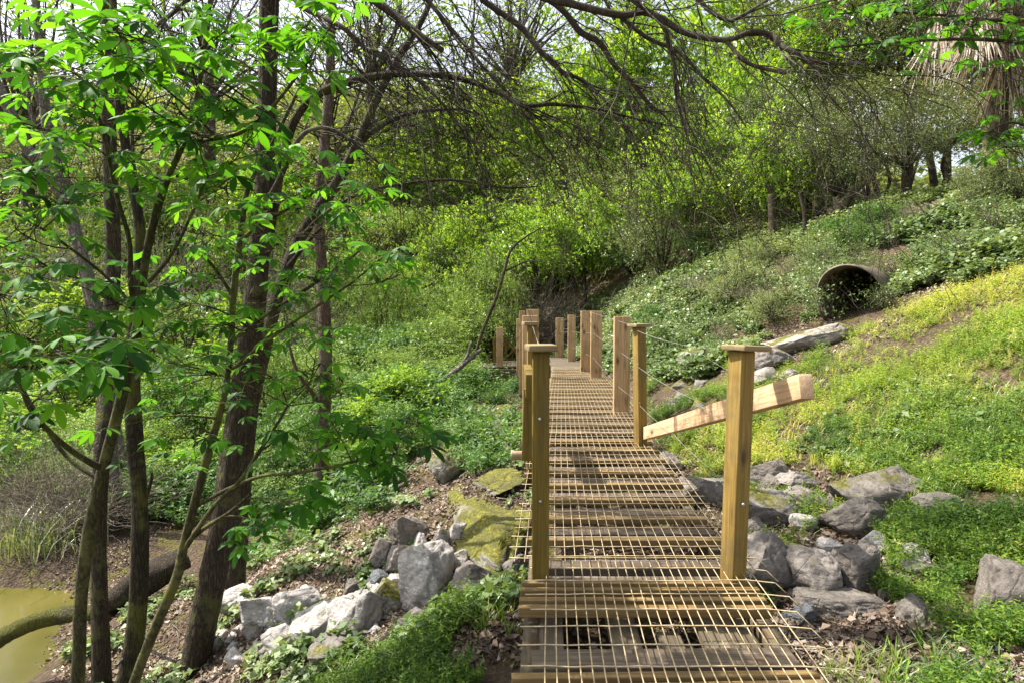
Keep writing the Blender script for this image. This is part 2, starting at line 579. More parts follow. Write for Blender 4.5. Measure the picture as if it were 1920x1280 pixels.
M['wire_s'] = simple_mat("galvanised_wire", (.45, .44, .42), .45, .6)
M['rock'] = rock_mat("grey_boulder_stone", (.20, .185, .17), (.64, .60, .56), .03)
M['rock_d'] = rock_mat("dark_boulder_stone", (.08, .07, .06), (.25, .22, .19), .12)
M['rock_b'] = rock_mat("brown_grey_stone", (.10, .088, .078), (.32, .285, .255), .25)
M['rock_m'] = rock_mat("moss_covered_stone", (.15, .14, .12), (.34, .32, .27), .8)
M['rock_w'] = rock_mat("dark_wet_stone", (.05, .055, .06), (.14, .15, .16), -.2, wet=True)
M['slab'] = rock_mat("pale_slab_stone", (.20, .18, .155), (.46, .42, .37), .3)

M['lf_buck'] = leaf_mat("bright_palmate_leaf", [(0, (.018, .075, .008)), (.5, (.055, .20, .010)), (1, (.13, .34, .015))], .58, .03, .45, 0)
M['lf_lime'] = leaf_mat("lime_leaf", [(0, (.07, .16, .014)), (.5, (.18, .33, .028)), (1, (.38, .52, .07))], .45, .05, .45)
M['lf_willow'] = leaf_mat("willow_leaf", [(0, (.06, .12, .02)), (.5, (.15, .26, .045)), (1, (.34, .45, .12))], .34, .10, .45)
M['lf_oak'] = leaf_mat("small_dark_leaf", [(0, (.045, .07, .018)), (.5, (.105, .15, .04)), (1, (.27, .31, .12))], .25, .25, .42)
M['lf_under'] = leaf_mat("understory_leaf", [(0, (.03, .085, .016)), (.5, (.08, .18, .03)), (1, (.19, .32, .07))], .4, .15, .42)
M['lf_pale'] = leaf_mat("pale_scrub_leaf", [(0, (.09, .13, .045)), (.5, (.18, .23, .085)), (1, (.32, .38, .17))], .35, .15, .45)
M['lf_ivy'] = leaf_mat("bramble_leaf", [(0, (.045, .09, .024)), (.5, (.11, .18, .05)), (1, (.24, .30, .13))], .34, .22, .36, 0)
M['lf_grass'] = leaf_mat("yellow_green_herb", [(0, (.06, .14, .012)), (.4, (.17, .29, .022)), (.75, (.35, .44, .05)), (1, (.52, .50, .14))], .45, .05, .5, 0)
M['lf_herb'] = leaf_mat("fresh_green_herb", [(0, (.03, .08, .008)), (.45, (.10, .20, .016)), (.8, (.24, .34, .035)), (1, (.42, .38, .14))], .42, .08, .45, 0)
M['lf_reed'] = leaf_mat("pale_reed_blade", [(0, (.06, .11, .03)), (.5, (.15, .21, .07)), (1, (.36, .42, .22))], .3, .3, .3, 0)
M['litter'] = leaf_mat("dry_leaf", [(0, (.05, .034, .024)), (.45, (.15, .105, .075)), (.8, (.27, .21, .16)), (1, (.48, .42, .34))], .12, .06, .6, 0, 1.0)
M['frond_dry'] = leaf_mat("dry_palm_blade", [(0, (.05, .03, .014)), (.3, (.20, .135, .08)), (.65, (.44, .37, .29)), (1, (.70, .65, .57))], .2, .12, .5, .1, 1.0)
M['frond_g'] = leaf_mat("green_palm_blade", [(0, (.06, .12, .02)), (.5, (.16, .24, .05)), (1, (.35, .38, .13))], .3, .2, .4, .1)


def ground_material():
    m, nt, out = new_mat("forest_floor")
    geo = nd(nt, "ShaderNodeNewGeometry")
    pos = geo.outputs["Position"]
    a = nd(nt, "ShaderNodeTexNoise", {"Vector": pos, "Scale": .9, "Detail": 8, "Roughness": .65})
    b = nd(nt, "ShaderNodeTexNoise", {"Vector": pos, "Scale": 22, "Detail": 8, "Roughness": .75})
    c = nd(nt, "ShaderNodeTexNoise", {"Vector": pos, "Scale": 3.1, "Detail": 8, "Roughness": .7})
    v = nd(nt, "ShaderNodeTexVoronoi", {"Vector": pos, "Scale": 26, "Randomness": 1})
    dirt = ramp(nt, b.outputs[0], [(.3, (.035, .026, .018)), (.55, (.11, .08, .055)), (.75, (.24, .18, .13))])
    lit = mixc(nt, .55, dirt, mixc(nt, v.outputs["Distance"], (.26, .17, .12), (.05, .035, .025)))
    moss = mixc(nt, b.outputs[0], (.035, .045, .008), (.19, .19, .025))
    col = mixc(nt, ramp(nt, a.outputs[0], [(.4, (0, 0, 0)), (.6, (1, 1, 1))]), dirt, lit)
    col = mixc(nt, ramp(nt, c.outputs[0], [(.50, (0, 0, 0)), (.62, (.8, .8, .8))]), col, moss)
    bp = nd(nt, "ShaderNodeBump", {"Height": math_(nt, 'ADD', b.outputs[0], v.outputs["Distance"]), "Strength": .9, "Distance": .05})
    p = nd(nt, "ShaderNodeBsdfPrincipled", {"Base Color": col, "Roughness": .95, "Normal": bp.outputs[0]})
    p.inputs["Specular IOR Level"].default_value = .15
    nt.links.new(p.outputs[0], out.inputs[0])
    return m


def water_material():
    m, nt, out = new_mat("murky_creek_water")
    geo = nd(nt, "ShaderNodeNewGeometry")
    n = nd(nt, "ShaderNodeTexNoise", {"Vector": geo.outputs["Position"], "Scale": 5, "Detail": 4, "Roughness": .5})
    n2 = nd(nt, "ShaderNodeTexNoise", {"Vector": geo.outputs["Position"], "Scale": .8, "Detail": 3})
    col = ramp(nt, n2.outputs[0], [(.35, (.075, .068, .015)), (.65, (.12, .105, .028))])
    b = nd(nt, "ShaderNodeBump", {"Height": n.outputs[0], "Strength": .12, "Distance": .02})
    p = nd(nt, "ShaderNodeBsdfPrincipled", {"Base Color": col, "Roughness": .12, "Normal": b.outputs[0], "Specular IOR Level": .3})
    nt.links.new(p.outputs[0], out.inputs[0])
    return m


# ------------------------------------------------------------------ ground and creek
nx, ny = len(XS), len(YS)
V = np.stack([GX.ravel(), GY.ravel(), GZ.ravel()], -1)
i, j = np.meshgrid(np.arange(nx - 1), np.arange(ny - 1))
k = (j * nx + i).ravel()
g = obj("ground", npmesh("ground", V, np.stack([k, k + 1, k + nx + 1, k + nx], -1), ground_material(), smooth=True))
tag(g, kind="structure")
WATER_Z = -1.93
wv = np.array([(-60, -30, WATER_Z), (-1.5, -30, WATER_Z), (-1.5, 30, WATER_Z), (-60, 30, WATER_Z)], float)
w = obj("creek_water", npmesh("creek_water", wv, np.array([[0, 1, 2, 3]]), water_material()))
tag(w, kind="structure")

# ------------------------------------------------------------------ boardwalk
DK = np.array([  # depth, left x, right x, z
    (1.3, -.02, 1.12, 0.0), (2.29, .02, 1.20, 0.0), (3.18, .075, 1.285, 0.0), (4.6, .17, 1.37, .035), (6.15, .29, 1.47, .07), (7.7, .42, 1.56, .14),
    (9.3, .56, 1.65, .19), (11, .72, 1.73, .23), (13, .86, 1.76, .21), (15.7, 1.02, 1.75, .15), (17.2, 1.10, 1.70, .09), (19.2, 1.18, 1.64, .02)])


def deck(t, d):
    """point of the deck surface: t across (0 left, 1 right), d depth"""
    l = np.interp(d, DK[:, 0], DK[:, 1])
    r = np.interp(d, DK[:, 0], DK[:, 2])
    return np.stack([l + (r - l) * t, d + 0 * t, np.interp(d, DK[:, 0], DK[:, 3]) + 0 * t], -1)


bw = empty("boardwalk", (.6, 3.2, 0), "timber boardwalk covered in wire mesh with upright posts crossing the rocky gully", "boardwalk")


def wire_panel(d0, d1, lift, t0, t1, bend, seed, g=1.0, ext=.03):
    r = np.random.default_rng(seed)
    mb = MB()
    nlong = 24
    ds = np.arange(d0, d1 + .01, .2)
    sag = r.normal(0, .0025, (nlong, len(ds)))
    for q in range(nlong):
        t = t0 + (t1 - t0) * q / (nlong - 1)
        p = deck(np.full(len(ds), t), ds)
        p[:, 2] += lift + sag[q]
        mb.tube(p, np.full(len(p), .0026 * g), 4)
    for d in np.arange(d0 + .04, d1, .152):
        tt = np.linspace(t0 - ext * (.7 + .5 * r.random()), t1 + .03, 14)
        p = deck(tt, np.full(14, d))
        p[:, 2] += lift + .005 + r.normal(0, .0015, 14)
        p[:, 1] += np.linspace(0, r.normal(0, .006), 14)
        if bend:
            p[-1, 0] += .05 + r.random() * .03
            p[-1, 2] -= .015
            p[0, 0] -= .03 * r.random()
            p = np.concatenate([p, [p[-1] + [.04, -.03 - .03 * r.random(), -.035]]])
        mb.tube(p, np.full(len(p), .0030 * g), 4)
    mb.build("wire_mesh_panel", M['wire'], bw)


wire_panel(1.5, 3.42, .020, .09, .985, True, 1, 1.15, .065)
wire_panel(3.34, 6.6, .004, -.06, 1.02, False, 2)
wire_panel(6.5, 9.6, .008, .0, 1.03, False, 3)
wire_panel(9.5, 13.6, .004, .0, 1.0, False, 4)

r = np.random.default_rng(11)


def cross_board(name, d, dw, z0, z1, ta, tb, mat, yaw=0.0):
    a, b = deck(np.array([ta, tb]), np.array([d, d]))
    L = b[0] - a[0]
    cx, zc = (a[0] + b[0]) / 2, (a[2] + b[2]) / 2
    mb = MB()
    mb.box(-L / 2, L / 2, -dw / 2, dw / 2, z0, z1, .004)
    me = mb.mesh(name, mat)
    o = obj(name, me, bw, (cx - .6, d - 3.2, zc))
    o.rotation_euler = (r.normal(0, .012), r.normal(0, .004), yaw + r.normal(0, .012))
    return o


d = 3.72
while d < 12.8:                               # alternating ochre treads and grey planks with gaps between
    step = .37
    cross_board("tread", d, .062, -.055, -.012, -.01, .985, M['tread'])
    cross_board("plank", d + step * .52, .11 + r.random() * .04, -.085, -.045, .03 + r.random() * .03, .95 + r.random() * .04, M['plank'])
    if d > 6.5:
        cross_board("plank", d + step * .27, .07, -.09, -.05, .03, .97, M['plank'])
        cross_board("plank", d + step * .80, .07, -.09, -.05, .03, .97, M['plank'])
    d += step
for d in (2.24, 2.31, 2.86, 2.94, 3.05, 3.13, 3.70):
    cross_board("tread", d, .040, -.06, -.012, -.02, .99, M['tread'])
for d, w_ in ((1.75, .14), (2.05, .15), (2.49, .14), (3.43, .12), (3.24, .09)):
    cross_board("plank", d, w_, -.10, -.05, .03 + .04 * r.random(), .97, M['plank'])
for xa, xb, da, db, z in ((.09, .24, 2.1, 3.5, -.11), (.46, .60, 2.3, 3.4, -.12), (.68, .79, 2.55, 2.85, -.13), (.88, 1.06, 2.0, 3.6, -.11), (.34, .43, 3.0, 3.6, -.12), (1.08, 1.14, 2.4, 3.3, -.12)):
    mb = MB()
    mb.box(-(xb - xa) / 2, (xb - xa) / 2, -(db - da) / 2, (db - da) / 2, -.04, 0, .004)
    o = obj("plank", mb.mesh("plank", M['plank_y']), bw, ((xa + xb) / 2 - .6, (da + db) / 2 - 3.2, z))
    o.rotation_euler = (0, r.normal(0, .01), -.05)
d = 13.0
while d < 19.0:                               # far end: plain close boards
    cross_board("plank", d, .135, -.04, 0, -.02, 1.02, M['plank'])
    d += .146
for side, t in ((0, .03), (1, .97)):          # carrying beams under both edges
    ds = np.linspace(1.6, 18.8, 60)
    c = deck(np.full(60, t), ds)
    mb = MB()
    V4 = []
    for q in c:
        for dx, dz in ((-.035, -.25), (.035, -.25), (.035, -.10), (-.035, -.10)):
            V4.append(q + [dx, 0, dz])
    V4 = np.array(V4)
    ii = np.arange(59)[:, None] * 4
    kk = np.arange(4)[None]
    Q = np.stack([ii + kk, ii + (kk + 1) % 4, ii + 4 + (kk + 1) % 4, ii + 4 + kk], -1).reshape(-1, 4)
    Q = np.concatenate([Q, [[3, 2, 1, 0]], [[236, 237, 238, 239]]])
    mb.add(V4, Q)
    mb.build("beam", M['plank_y'], bw)
# the platform turning left at the far end
pl = []
for q in range(17):
    x = -.86 + q * .128
    mb = MB()
    mb.box(-.06, .06, -1.0, 1.0, -.045, 0, .004)
    o = obj("plank", mb.mesh("plank", M['plank_y']), bw, (x - .6, 17.9 - 3.2, -.10 + q * .0045))
mb = MB()
mb.box(-.9, 1.15, 16.82, 16.89, -.36, -.15, .004)
mb.build("beam", M['plank'], bw)


def post(px, dep, w, dp, h, mat, yaw=0, lean=(0, 0), cap=None, below=.45, name="post", zb=None):
    """post whose base meets the deck surface below photo column px at the given depth"""
    zb = float(np.interp(dep, DK[:, 0], DK[:, 3])) if zb is None else zb
    x = (px - 960) / FPX * dep
    mb = MB()
    mb.box(-w / 2, w / 2, -dp / 2, dp / 2, -below, h, .006)
    o = obj(name, mb.mesh(name, mat), bw, (x - .6, dep - 3.2, zb))
    o.rotation_euler = (lean[1], lean[0], yaw)
    if cap:
        cw, cdp, ct, cx, ry = cap
        mb = MB()
        mb.box(-cw / 2, cw / 2, -cdp / 2, cdp / 2, 0, ct, .006)
        c = obj("post_cap", mb.mesh("post_cap", M['capw']), o, (cx, 0, h + .001))
        c.rotation_euler = (0, ry, .12)
    return o


p1 = post(1382, 3.18, .095, .095, 1.19, M['post'], .42, (.03, 0), (.215, .15, .03, .03, .02))
post(1014, 3.18, .088, .088, 1.19, M['post_g'], 0, (0, 0), (.15, .17, .034, 0, 0), below=.6)
post(1203, 6.15, .10, .10, 1.18, M['post'], .38, (-.025, 0), (.19, .15, .032, 0, .01))
post(1166, 7.7, .20, .09, 1.21, M['board_sunlit'], 0, (0, 0))
post(1118, 11, .20, .09, 1.20, M['board_sunlit'], 0)
post(1098, 12.2, .19, .09, 1.22, M['board_sunlit'], 0)
post(1072, 15.7, .20, .09, 1.2, M['board_sunlit'], 0)
post(1049.5, 18.7, .24, .09, 1.22, M['board_sunlit'], 0)
l2 = post(998, 6.05, .10, .10, 1.20, M['post'], .05, (0, 0), (.15, .15, .035, -.02, 0))
post(994, 7.7, .19, .09, 1.22, M['board_sunlit'], 0, below=.3)
post(999, 11, .22, .09, 1.23, M['board_sunlit'], 0)
post(979, 12.2, .12, .09, 1.22, M['board_sunlit'], 0)
post(972, 14.0, .09, .09, 1.15, M['board_sunlit'], 0, zb=.12)
post(927, 17.6, .09, .09, 1.12, M['post_g'], 0, zb=-.42)
post(937, 17.1, .19, .09, 1.2, M['board_sunlit'], 0, zb=-.2)
post(949, 19.6, .09, .09, .75, M['post_g'], 0, zb=-.12)
# short rail stub bolted to the second left post
mb = MB()
mb.box(-.035, .035, -.5, .5, -.10, .10, .004)
o = obj("rail_stub", mb.mesh("rail_stub", M['post_g']), bw, tuple(P(991, 712, 5.45) - np.array([.6, 3.2, 0])))
mb = MB()
mb.box(-.045, .045, -.02, .02, -.62, 0, .004)
o = obj("brace", mb.mesh("brace", M['post_g']), bw, tuple(P(992, 728, 5.2) - np.array([.6, 3.2, 0])))
o.rotation_euler = (0.0, .03, 0)
# crossed braces at the far platform
for a, b in (((953, 642), (970, 668)), ((953, 668), (970, 650))):
    p, q = P(a[0], a[1], 19.5), P(b[0], b[1], 19.4)
    mb = MB()
    mb.tube(np.array([p, q]), [.045, .045], 4)
    mb.build("brace", M['post_g'], bw)


def guard_wire(rows, sag=.01):
    sag = sag * .3
    pts = []
    for a, b in zip(rows[:-1], rows[1:]):
        a, b = P(*a), P(*b)
        t = np.linspace(0, 1, 9)[:-1, None]
        s_ = a + (b - a) * t
        s_[:, 2] -= sag * 4 * (t * (1 - t))[:, 0]
        pts.append(s_)
    pts.append([P(*rows[-1])])
    pts = np.concatenate(pts)
    MB().tube(pts, np.full(len(pts), .0018), 4).build("guard_wire", M['wire_s'], bw)


guard_wire([(1050, 600, 18.6), (1072, 597, 15.6), (1110, 586, 10.9), (1160, 602, 7.6), (1195, 612, 6.05)])
guard_wire([(1195, 620, 6.05), (1300, 650, 4.6), (1380, 700, 3.3)], .06)
guard_wire([(1050, 622, 18.6), (1072, 622, 15.6), (1112, 625, 10.9), (1166, 662, 7.6), (1197, 682, 6.05)])
guard_wire([(1197, 688, 6.05), (1300, 748, 4.5), (1352, 783, 3.9)], .05)
guard_wire([(1050, 640, 18.6), (1072, 650, 15.6), (1112, 670, 10.9), (1160, 725, 7.6), (1200, 755, 6.05)])
guard_wire([(1200, 760, 6.05), (1262, 812, 5.0), (1335, 880, 4.1), (1372, 920, 3.3)], .05)
guard_wire([(999, 612, 6.0), (1010, 646, 3.3)], .02)
guard_wire([(989, 612, 7.6), (990, 645, 6.0)], .02)
# bolts on the two front posts
for px, py, dd in ((1013, 939, 3.13), (1393, 944, 3.12), (1012, 785, 3.13)):
    mb = MB()
    c = P(px, py, dd)
    mb.tube(np.array([c, c - [0, .012, 0]]), [.009, .007], 8)
    mb.build("bolt", M['wire_s'], bw)

# loose timber leaning behind the front right post
a, b = P(1212, 812, 6.1), P(1512, 724, 3.0)
L = float(np.linalg.norm(b - a))
mb = MB()
mb.box(-.036, .036, -L / 2, L / 2, -.062, .062, .005)
o = obj("loose_rail", mb.mesh("loose_rail", M['rail']), None, tuple((a + b) / 2))
o.rotation_euler = Vector(b - a).to_track_quat('Y', 'Z').to_euler()
tag(o, "pale broken rail timber slanting behind the front right post", "timber")

# ------------------------------------------------------------------ pipes
def corrugated(axis, mouth, R, length, mitre, name, parent):
    ax = norm(np.array(axis, float))
    rt = norm(np.cross(ax, [0, 0, 1.0]))
    up = np.cross(rt, ax)
    n, s = 110, 48
    a = np.linspace(0, 2 * math.pi, s, endpoint=False)
    rings = []
    for inner in (0, 1):
        for q in range(n):
            t = q / (n - 1)
            base = t * length
            rr = R + .02 * math.sin(base / .085 * 2 * math.pi) - inner * .004
            off = mitre * (1 - t) ** 3 * (-np.sin(a))           # lower lip reaches farther out
            rings.append(mouth + np.outer(base + off * -1 * -1, ax) + rr * (np.cos(a)[:, None] * rt + np.sin(a)[:, None] * up))
    V = np.concatenate(rings)
    i = np.arange(n - 1)[:, None] * s
    k = np.arange(s)[None]
    k2 = (k + 1) % s
    Q = np.stack([i + k, i + k2, i + s + k2, i + s + k], -1).reshape(-1, 4)
    Qi = Q[:, ::-1] + n * s
    rim = np.stack([np.arange(s), np.arange(s) + n * s, (np.arange(s) + 1) % s + n * s, (np.arange(s) + 1) % s], -1)
    return MB().add(V, np.concatenate([Q, Qi, rim]))


mouth = P(1592, 553, 8.9)
cm = corrugated((.66, .75, .02), mouth, .42, 2.6, .25, "culvert_pipe", None)
o = cm.build("culvert_pipe", simple_mat("rusty_galvanised_steel", (.07, .065, .05), .7, .2, (.20, .16, .11), 9), None, smooth=True)
tag(o, "corrugated steel culvert pipe opening out of the bramble covered bank", "pipe")
a = P(958, 853, 6.0)
mb = MB()
ang = np.linspace(0, 2 * math.pi, 20, endpoint=False)
prof = [(0, .047), (0, .055), (.012, .055), (.03, .046), (.6, .046), (.6, .04), (.01, .039)]
V = np.array([[x, rr * math.cos(t), rr * math.sin(t)] for x, rr in prof for t in ang])
n, s = len(prof), 20
i = np.arange(n - 1)[:, None] * s
k = np.arange(s)[None]
Q = np.stack([i + k, i + (k + 1) % s, i + s + (k + 1) % s, i + s + k], -1).reshape(-1, 4)
V = V + a
mb.add(V, Q)
o = mb.build("drain_pipe", simple_mat("tan_drain_clay", (.30, .22, .13), .6, 0, (.42, .32, .20), 10), None, smooth=True)
tag(o, "small tan drain pipe poking out beside the left edge of the boardwalk", "pipe")

# ------------------------------------------------------------------ rocks
def rock_mesh(name, seed, mat, facets=20, sub=5):
    bm = bmesh.new()
    bmesh.ops.create_icosphere(bm, subdivisions=sub, radius=1)
    V = np.array([v.co[:] for v in bm.verts])
    F = np.array([[v.index for v in f.verts] for f in bm.faces])
    bm.free()
    r = np.random.default_rng(seed)
    N = norm(r.normal(size=(facets, 3)))
    off = .46 + r.random(facets) * .36
    for n_, o_ in zip(N, off):
        dn = V @ n_
        V = V - np.maximum(dn - o_, 0)[:, None] * n_ * .985
    so = r.random(3) * 50
    bed = norm(np.array([r.normal(0, .4), r.normal(0, .4), 1.0]))
    nb = 5 + r.integers(0, 5)
    D = norm(V)
    for q in range(len(V)):
        p = Vector(V[q] * 1.7 + so)
        k = mnoise.fractal(p, .9, 2.1, 6) * .075
        rg = 1 - abs(mnoise.noise(p * 2.1 + Vector((9, 3, 5))))
        k -= max(0, rg - .88) * .7                       # cracks
        h = float(V[q] @ bed) * nb + mnoise.noise(p * .8) * 1.6
        k += (abs((h % 1) - .5) - .25) * .05               # bedding steps
        V[q] = V[q] + D[q] * k * .8
    V -= (V.max(0) + V.min(0)) / 2
    V /= np.abs(V).max(0)
    return npmesh(name, V, F, mat, smooth=True)


_rocks = {}


def rock(px, py, wpx, hpx, mk, shape, label, group=None, name="boulder", sink=.28, yaw=None, deep=None, tilt=0, parent=None):
    """py: the line where the stone meets the ground in front"""
    key = (mk, shape, name)
    if key not in _rocks:
        _rocks[key] = rock_mesh(name, shape * 13 + 5, M[mk], 14 + shape % 4 * 4, 5 if wpx > 40 else 4)
    g_ = hit(px, py)
    dd = g_[1]
    wx = wpx * dd / FPX / 2
    hz = hpx * dd / FPX / 2 * (1 + sink)
    wy = (wx + hz) / 2 * .95 if deep is None else deep * dd / FPX / 2
    o = obj(name, _rocks[key])
    o.scale = (wx * 1.12, wy * 1.05, hz * 1.08)
    yy = (shape * 1.7 + px * .013) % 6.28 if yaw is None else yaw
    o.rotation_euler = (0, tilt, 0)
    o.location = (g_[0], g_[1] + wy * .55, g_[2] + hz * (1 - 2 * sink / (1 + sink)) * .75)
    tag(o, label, "rock", group)
    return o


RK = [
    (795, 1128, 96, 112, 'rock', 1, "large pale rounded boulder standing upright in the left rubble", 0),
    (768, 1020, 78, 62, 'rock_d', 2, "dark wedge shaped boulder at the top of the rubble below the moss", 0),
    (714, 1058, 46, 52, 'rock_d', 3, "dark blocky boulder left of the wedge shaped boulder", 0),
    (750, 1072, 60, 50, 'rock_b', 4, "brownish grey boulder tucked behind the large pale boulder", 0),
    (786, 1042, 42, 44, 'rock', 5, "small pale cracked boulder under the dark wedge boulder", 0),
    (835, 1030, 50, 40, 'rock_b', 6, "brown boulder at the left tip of the mossy slab", 0),
    (724, 1146, 66, 56, 'rock_m', 7, "boulder capped with yellow moss left of the large pale boulder", 0),
    (655, 1136, 42, 46, 'rock_d', 8, "small dark knobbly boulder among the pale stones", 0),
    (664, 1190, 108, 78, 'rock', 9, "long pale boulder slanting up toward the moss capped boulder", -.35),
    (556, 1165, 78, 64, 'rock', 10, "angular pale boulder with a fern like weed at its right", -.15),
    (596, 1205, 128, 66, 'rock', 11, "broad flat pale boulder lowest of the slanting stones", -.4),
    (482, 1172, 84, 58, 'rock', 12, "pale grey boulder right of the thick leaning trunk", -.2),
    (448, 1142, 84, 42, 'rock', 13, "low striped grey boulder touching the thick leaning trunk", -.25),
    (520, 1232, 66, 50, 'rock', 14, "half buried pale boulder below the angular boulder", -.2),
    (886, 1112, 84, 52, 'rock_d', 15, "dark low boulder under the bright moss lip", -.2),
    (965, 1086, 48, 46, 'rock_d', 16, "dark boulder beside the foot of the front left post", .5),
    (703, 1098, 52, 28, 'rock_w', 17, "bluish wet boulder between the pale stones", -.1),
    (857, 1010, 34, 34, 'rock', 18, "small pinkish boulder lying on the mossy slab", 0),
    (742, 1110, 50, 36, 'rock', 19, "pale boulder just above the moss capped boulder", -.2),
    (860, 1076, 44, 44, 'slab', 20, "pale boulder between large boulder and bright moss", -.4),
    (780, 1182, 66, 38, 'rock_b', 21, "brown flat boulder below the large pale boulder", 0),
    (880, 1130, 40, 30, 'rock_b', 22, "brown boulder half hidden in the weeds left of the walk", 0),
    (405, 1215, 44, 32, 'rock', 23, "pale boulder at the right foot of the leaning trunk", 0),
    (620, 1240, 90, 40, 'rock_b', 24, "flat dull boulder under the green weeds at bottom left", 0),
    (1446, 1122, 130, 130, 'rock_b', 37, "tall grey boulder right behind the foot of the front right post", .25),
    (1544, 1122, 104, 92, 'rock_b', 26, "brown grey boulder with a hollow beside the tall boulder", 0),
    (1620, 1108, 84, 92, 'rock_d', 27, "rounded dark boulder right of the hollowed boulder", .15),
    (1915, 1170, 110, 118, 'rock_d', 28, "big dark block boulder at the right edge of the picture", 0),
    (1732, 1172, 60, 50, 'rock_d', 29, "small dark boulder poking from leaf litter left of the big block", .2),
    (1446, 985, 118, 62, 'rock_b', 30, "rounded brown grey boulder directly right of the front right post", 0),
    (1524, 972, 116, 54, 'rock_b', 31, "low grey boulder between post and dark slanting boulder", .1),
    (1668, 950, 160, 66, 'rock_d', 32, "long dark boulder slanting at the lower edge of the grass", -.3),
    (1612, 1005, 104, 68, 'rock_d', 33, "purplish dark boulder just below the long slanting boulder", -.15),
    (1326, 948, 100, 54, 'rock_b', 34, "pale boulder touching the right edge of the wire mesh", .1),
    (1265, 884, 46, 36, 'rock_d', 35, "small dark boulder by the right edge of the mesh", 0),
    (1438, 905, 76, 46, 'rock_d', 36, "dark broken boulder under the grass behind the front right post", 0),
    (1505, 922, 74, 40, 'rock_b', 37, "small brown boulder half buried under the grass", 0),
    (1768, 968, 84, 42, 'rock_d', 38, "bluish grey boulder sunk in the grass at right", 0),
    (1502, 1172, 62, 38, 'rock_w', 39, "glossy dark wet boulder beside the front mesh edge", -.3),
    (1580, 1160, 150, 40, 'rock_d', 40, "long flat dark boulder in front of the hollowed boulder", .05),
    (1660, 1040, 60, 44, 'rock', 41, "pale blue grey boulder covered partly by green herbs", -.4),
    (1720, 1060, 58, 40, 'rock', 42, "grey boulder peeping through herbs right of the pale one", 0),
    (1565, 640, 80, 34, 'slab', 43, "pale slab of rock right below the culvert mouth", -.2),
    (1530, 650, 150, 34, 'slab', 44, "long pale ledge of rock running down from the culvert", -.22),
    (1452, 690, 76, 44, 'rock_b', 45, "blunt grey end of the rock ledge right of the post cap", -.1),
    (1492, 712, 50, 24, 'slab', 46, "small pale rock above the end of the loose rail", -.1),
    (1435, 716, 40, 30, 'slab', 47, "white rock between the post and the loose rail", 0),
    (1310, 700, 60, 50, 'rock_m', 48, "mossy brown boulder in the brambles left of the front right post", 0),
    (1240, 860, 50, 30, 'rock_m', 49, "mossy boulder by the foot of the second right post", 0),
]
for t in RK:
    rock(*t[:7], tilt=t[7])
o = rock(912, 1042, 190, 90, 'rock_m', 50, "wide slab covered in yellow green moss left of the front post", name="mossy_rock", tilt=-.42, deep=300, sink=.4)
c_ = P(915, 1000, 5.5)
o.location = (c_[0], c_[1], c_[2] - .02)
o.scale = (.55, .9, .30)
o.rotation_euler = (.20, -.42, .1)
o = rock(930, 925, 110, 30, 'rock_m', 51, "upper mossy hump of rock below the drain pipe bush", name="mossy_rock", tilt=-.3, deep=150)
o = rock(840, 900, 70, 60, 'rock_m', 52, "dark mossy bank rock above the rubble beside the dead branch", name="mossy_rock", tilt=-.3)

# small stones of the rubble: nothing tells them apart
def stones(poly, n, lab, grp, smin, smax, mats, seed):
    rr = random.Random(seed)
    k = 0
    while k < n:
        x = rr.uniform(min(p[0] for p in poly), max(p[0] for p in poly))
        y = rr.uniform(min(p[1] for p in poly), max(p[1] for p in poly))
        if not inside(np.array([x]), np.array([y]), poly)[0]:
            continue
        k += 1
        s_ = rr.uniform(smin, smax)
        rock(x, y, s_ * rr.uniform(1, 1.5), s_ * rr.uniform(.6, .9), rr.choice(mats), 60 + rr.randrange(6), lab, grp, name="stone", tilt=rr.uniform(-.4, .3))


def inside(x, y, poly):
    c = np.zeros(len(x), bool)
    p = np.array(poly, float)
    j = len(p) - 1
    for i in range(len(p)):
        xi, yi, xj, yj = p[i, 0], p[i, 1], p[j, 0], p[j, 1]
        with np.errstate(divide='ignore', invalid='ignore'):
            c ^= ((yi > y) != (yj > y)) & (x < (xj - xi) * (y - yi) / (yj - yi + 1e-12) + xi)
        j = i
    return c


stones([(430, 1180), (640, 1090), (760, 1030), (860, 1060), (800, 1190), (560, 1270), (420, 1260)], 80, "small pale stone lying loose in the rubble left of the boardwalk", "small stones in the left rubble", 12, 34, ['rock', 'rock', 'rock_b'], 3)
stones([(1400, 900), (1700, 900), (1760, 1080), (1640, 1180), (1420, 1130), (1290, 960)], 44, "small grey stone scattered between the boulders right of the boardwalk", "small stones right of the boardwalk", 14, 46, ['rock', 'rock_d', 'rock_b'], 4)
stones([(840, 790), (975, 715), (985, 860), (870, 900)], 22, "small mossy stone on the bank just left of the boardwalk", "small mossy stones left of the boardwalk", 14, 34, ['rock_m', 'rock_d', 'rock_m'], 8)
stones([(1250, 720), (1420, 660), (1440, 700), (1400, 830), (1260, 840)], 14, "small mossy stone on the slope behind the slanting rail", "small mossy stones on the slope", 14, 30, ['rock_m', 'rock_b'], 5)

# ------------------------------------------------------------------ leaf templates
LEAF = np.array([[0, 0, 0], [.28, .45, .06], [0, 1, -.04], [-.28, .45, .06]], float)       # one folded-ish blade
LEAF_Q = np.array([[0, 1, 2, 3]])
LEAF_N = LEAF * [.5, 1, 1]


def leaflet_template(wd, droop=.18, fold=.22):
    y = np.array([0, .18, .42, .66, .86, 1.0])
    w_ = np.array([.02, .42, .85, 1.0, .62, .0]) * wd
    z = -droop * y ** 2
    V = []
    for a, b, c in zip(y, w_, z):
        V += [[-b, a, c + fold * b], [0, a, c], [b, a, c + fold * b]]
    Q = []
    for q in range(5):
        k = q * 3
        Q += [[k, k + 1, k + 4, k + 3], [k + 1, k + 2, k + 5, k + 4]]
    return np.array(V), np.array(Q)


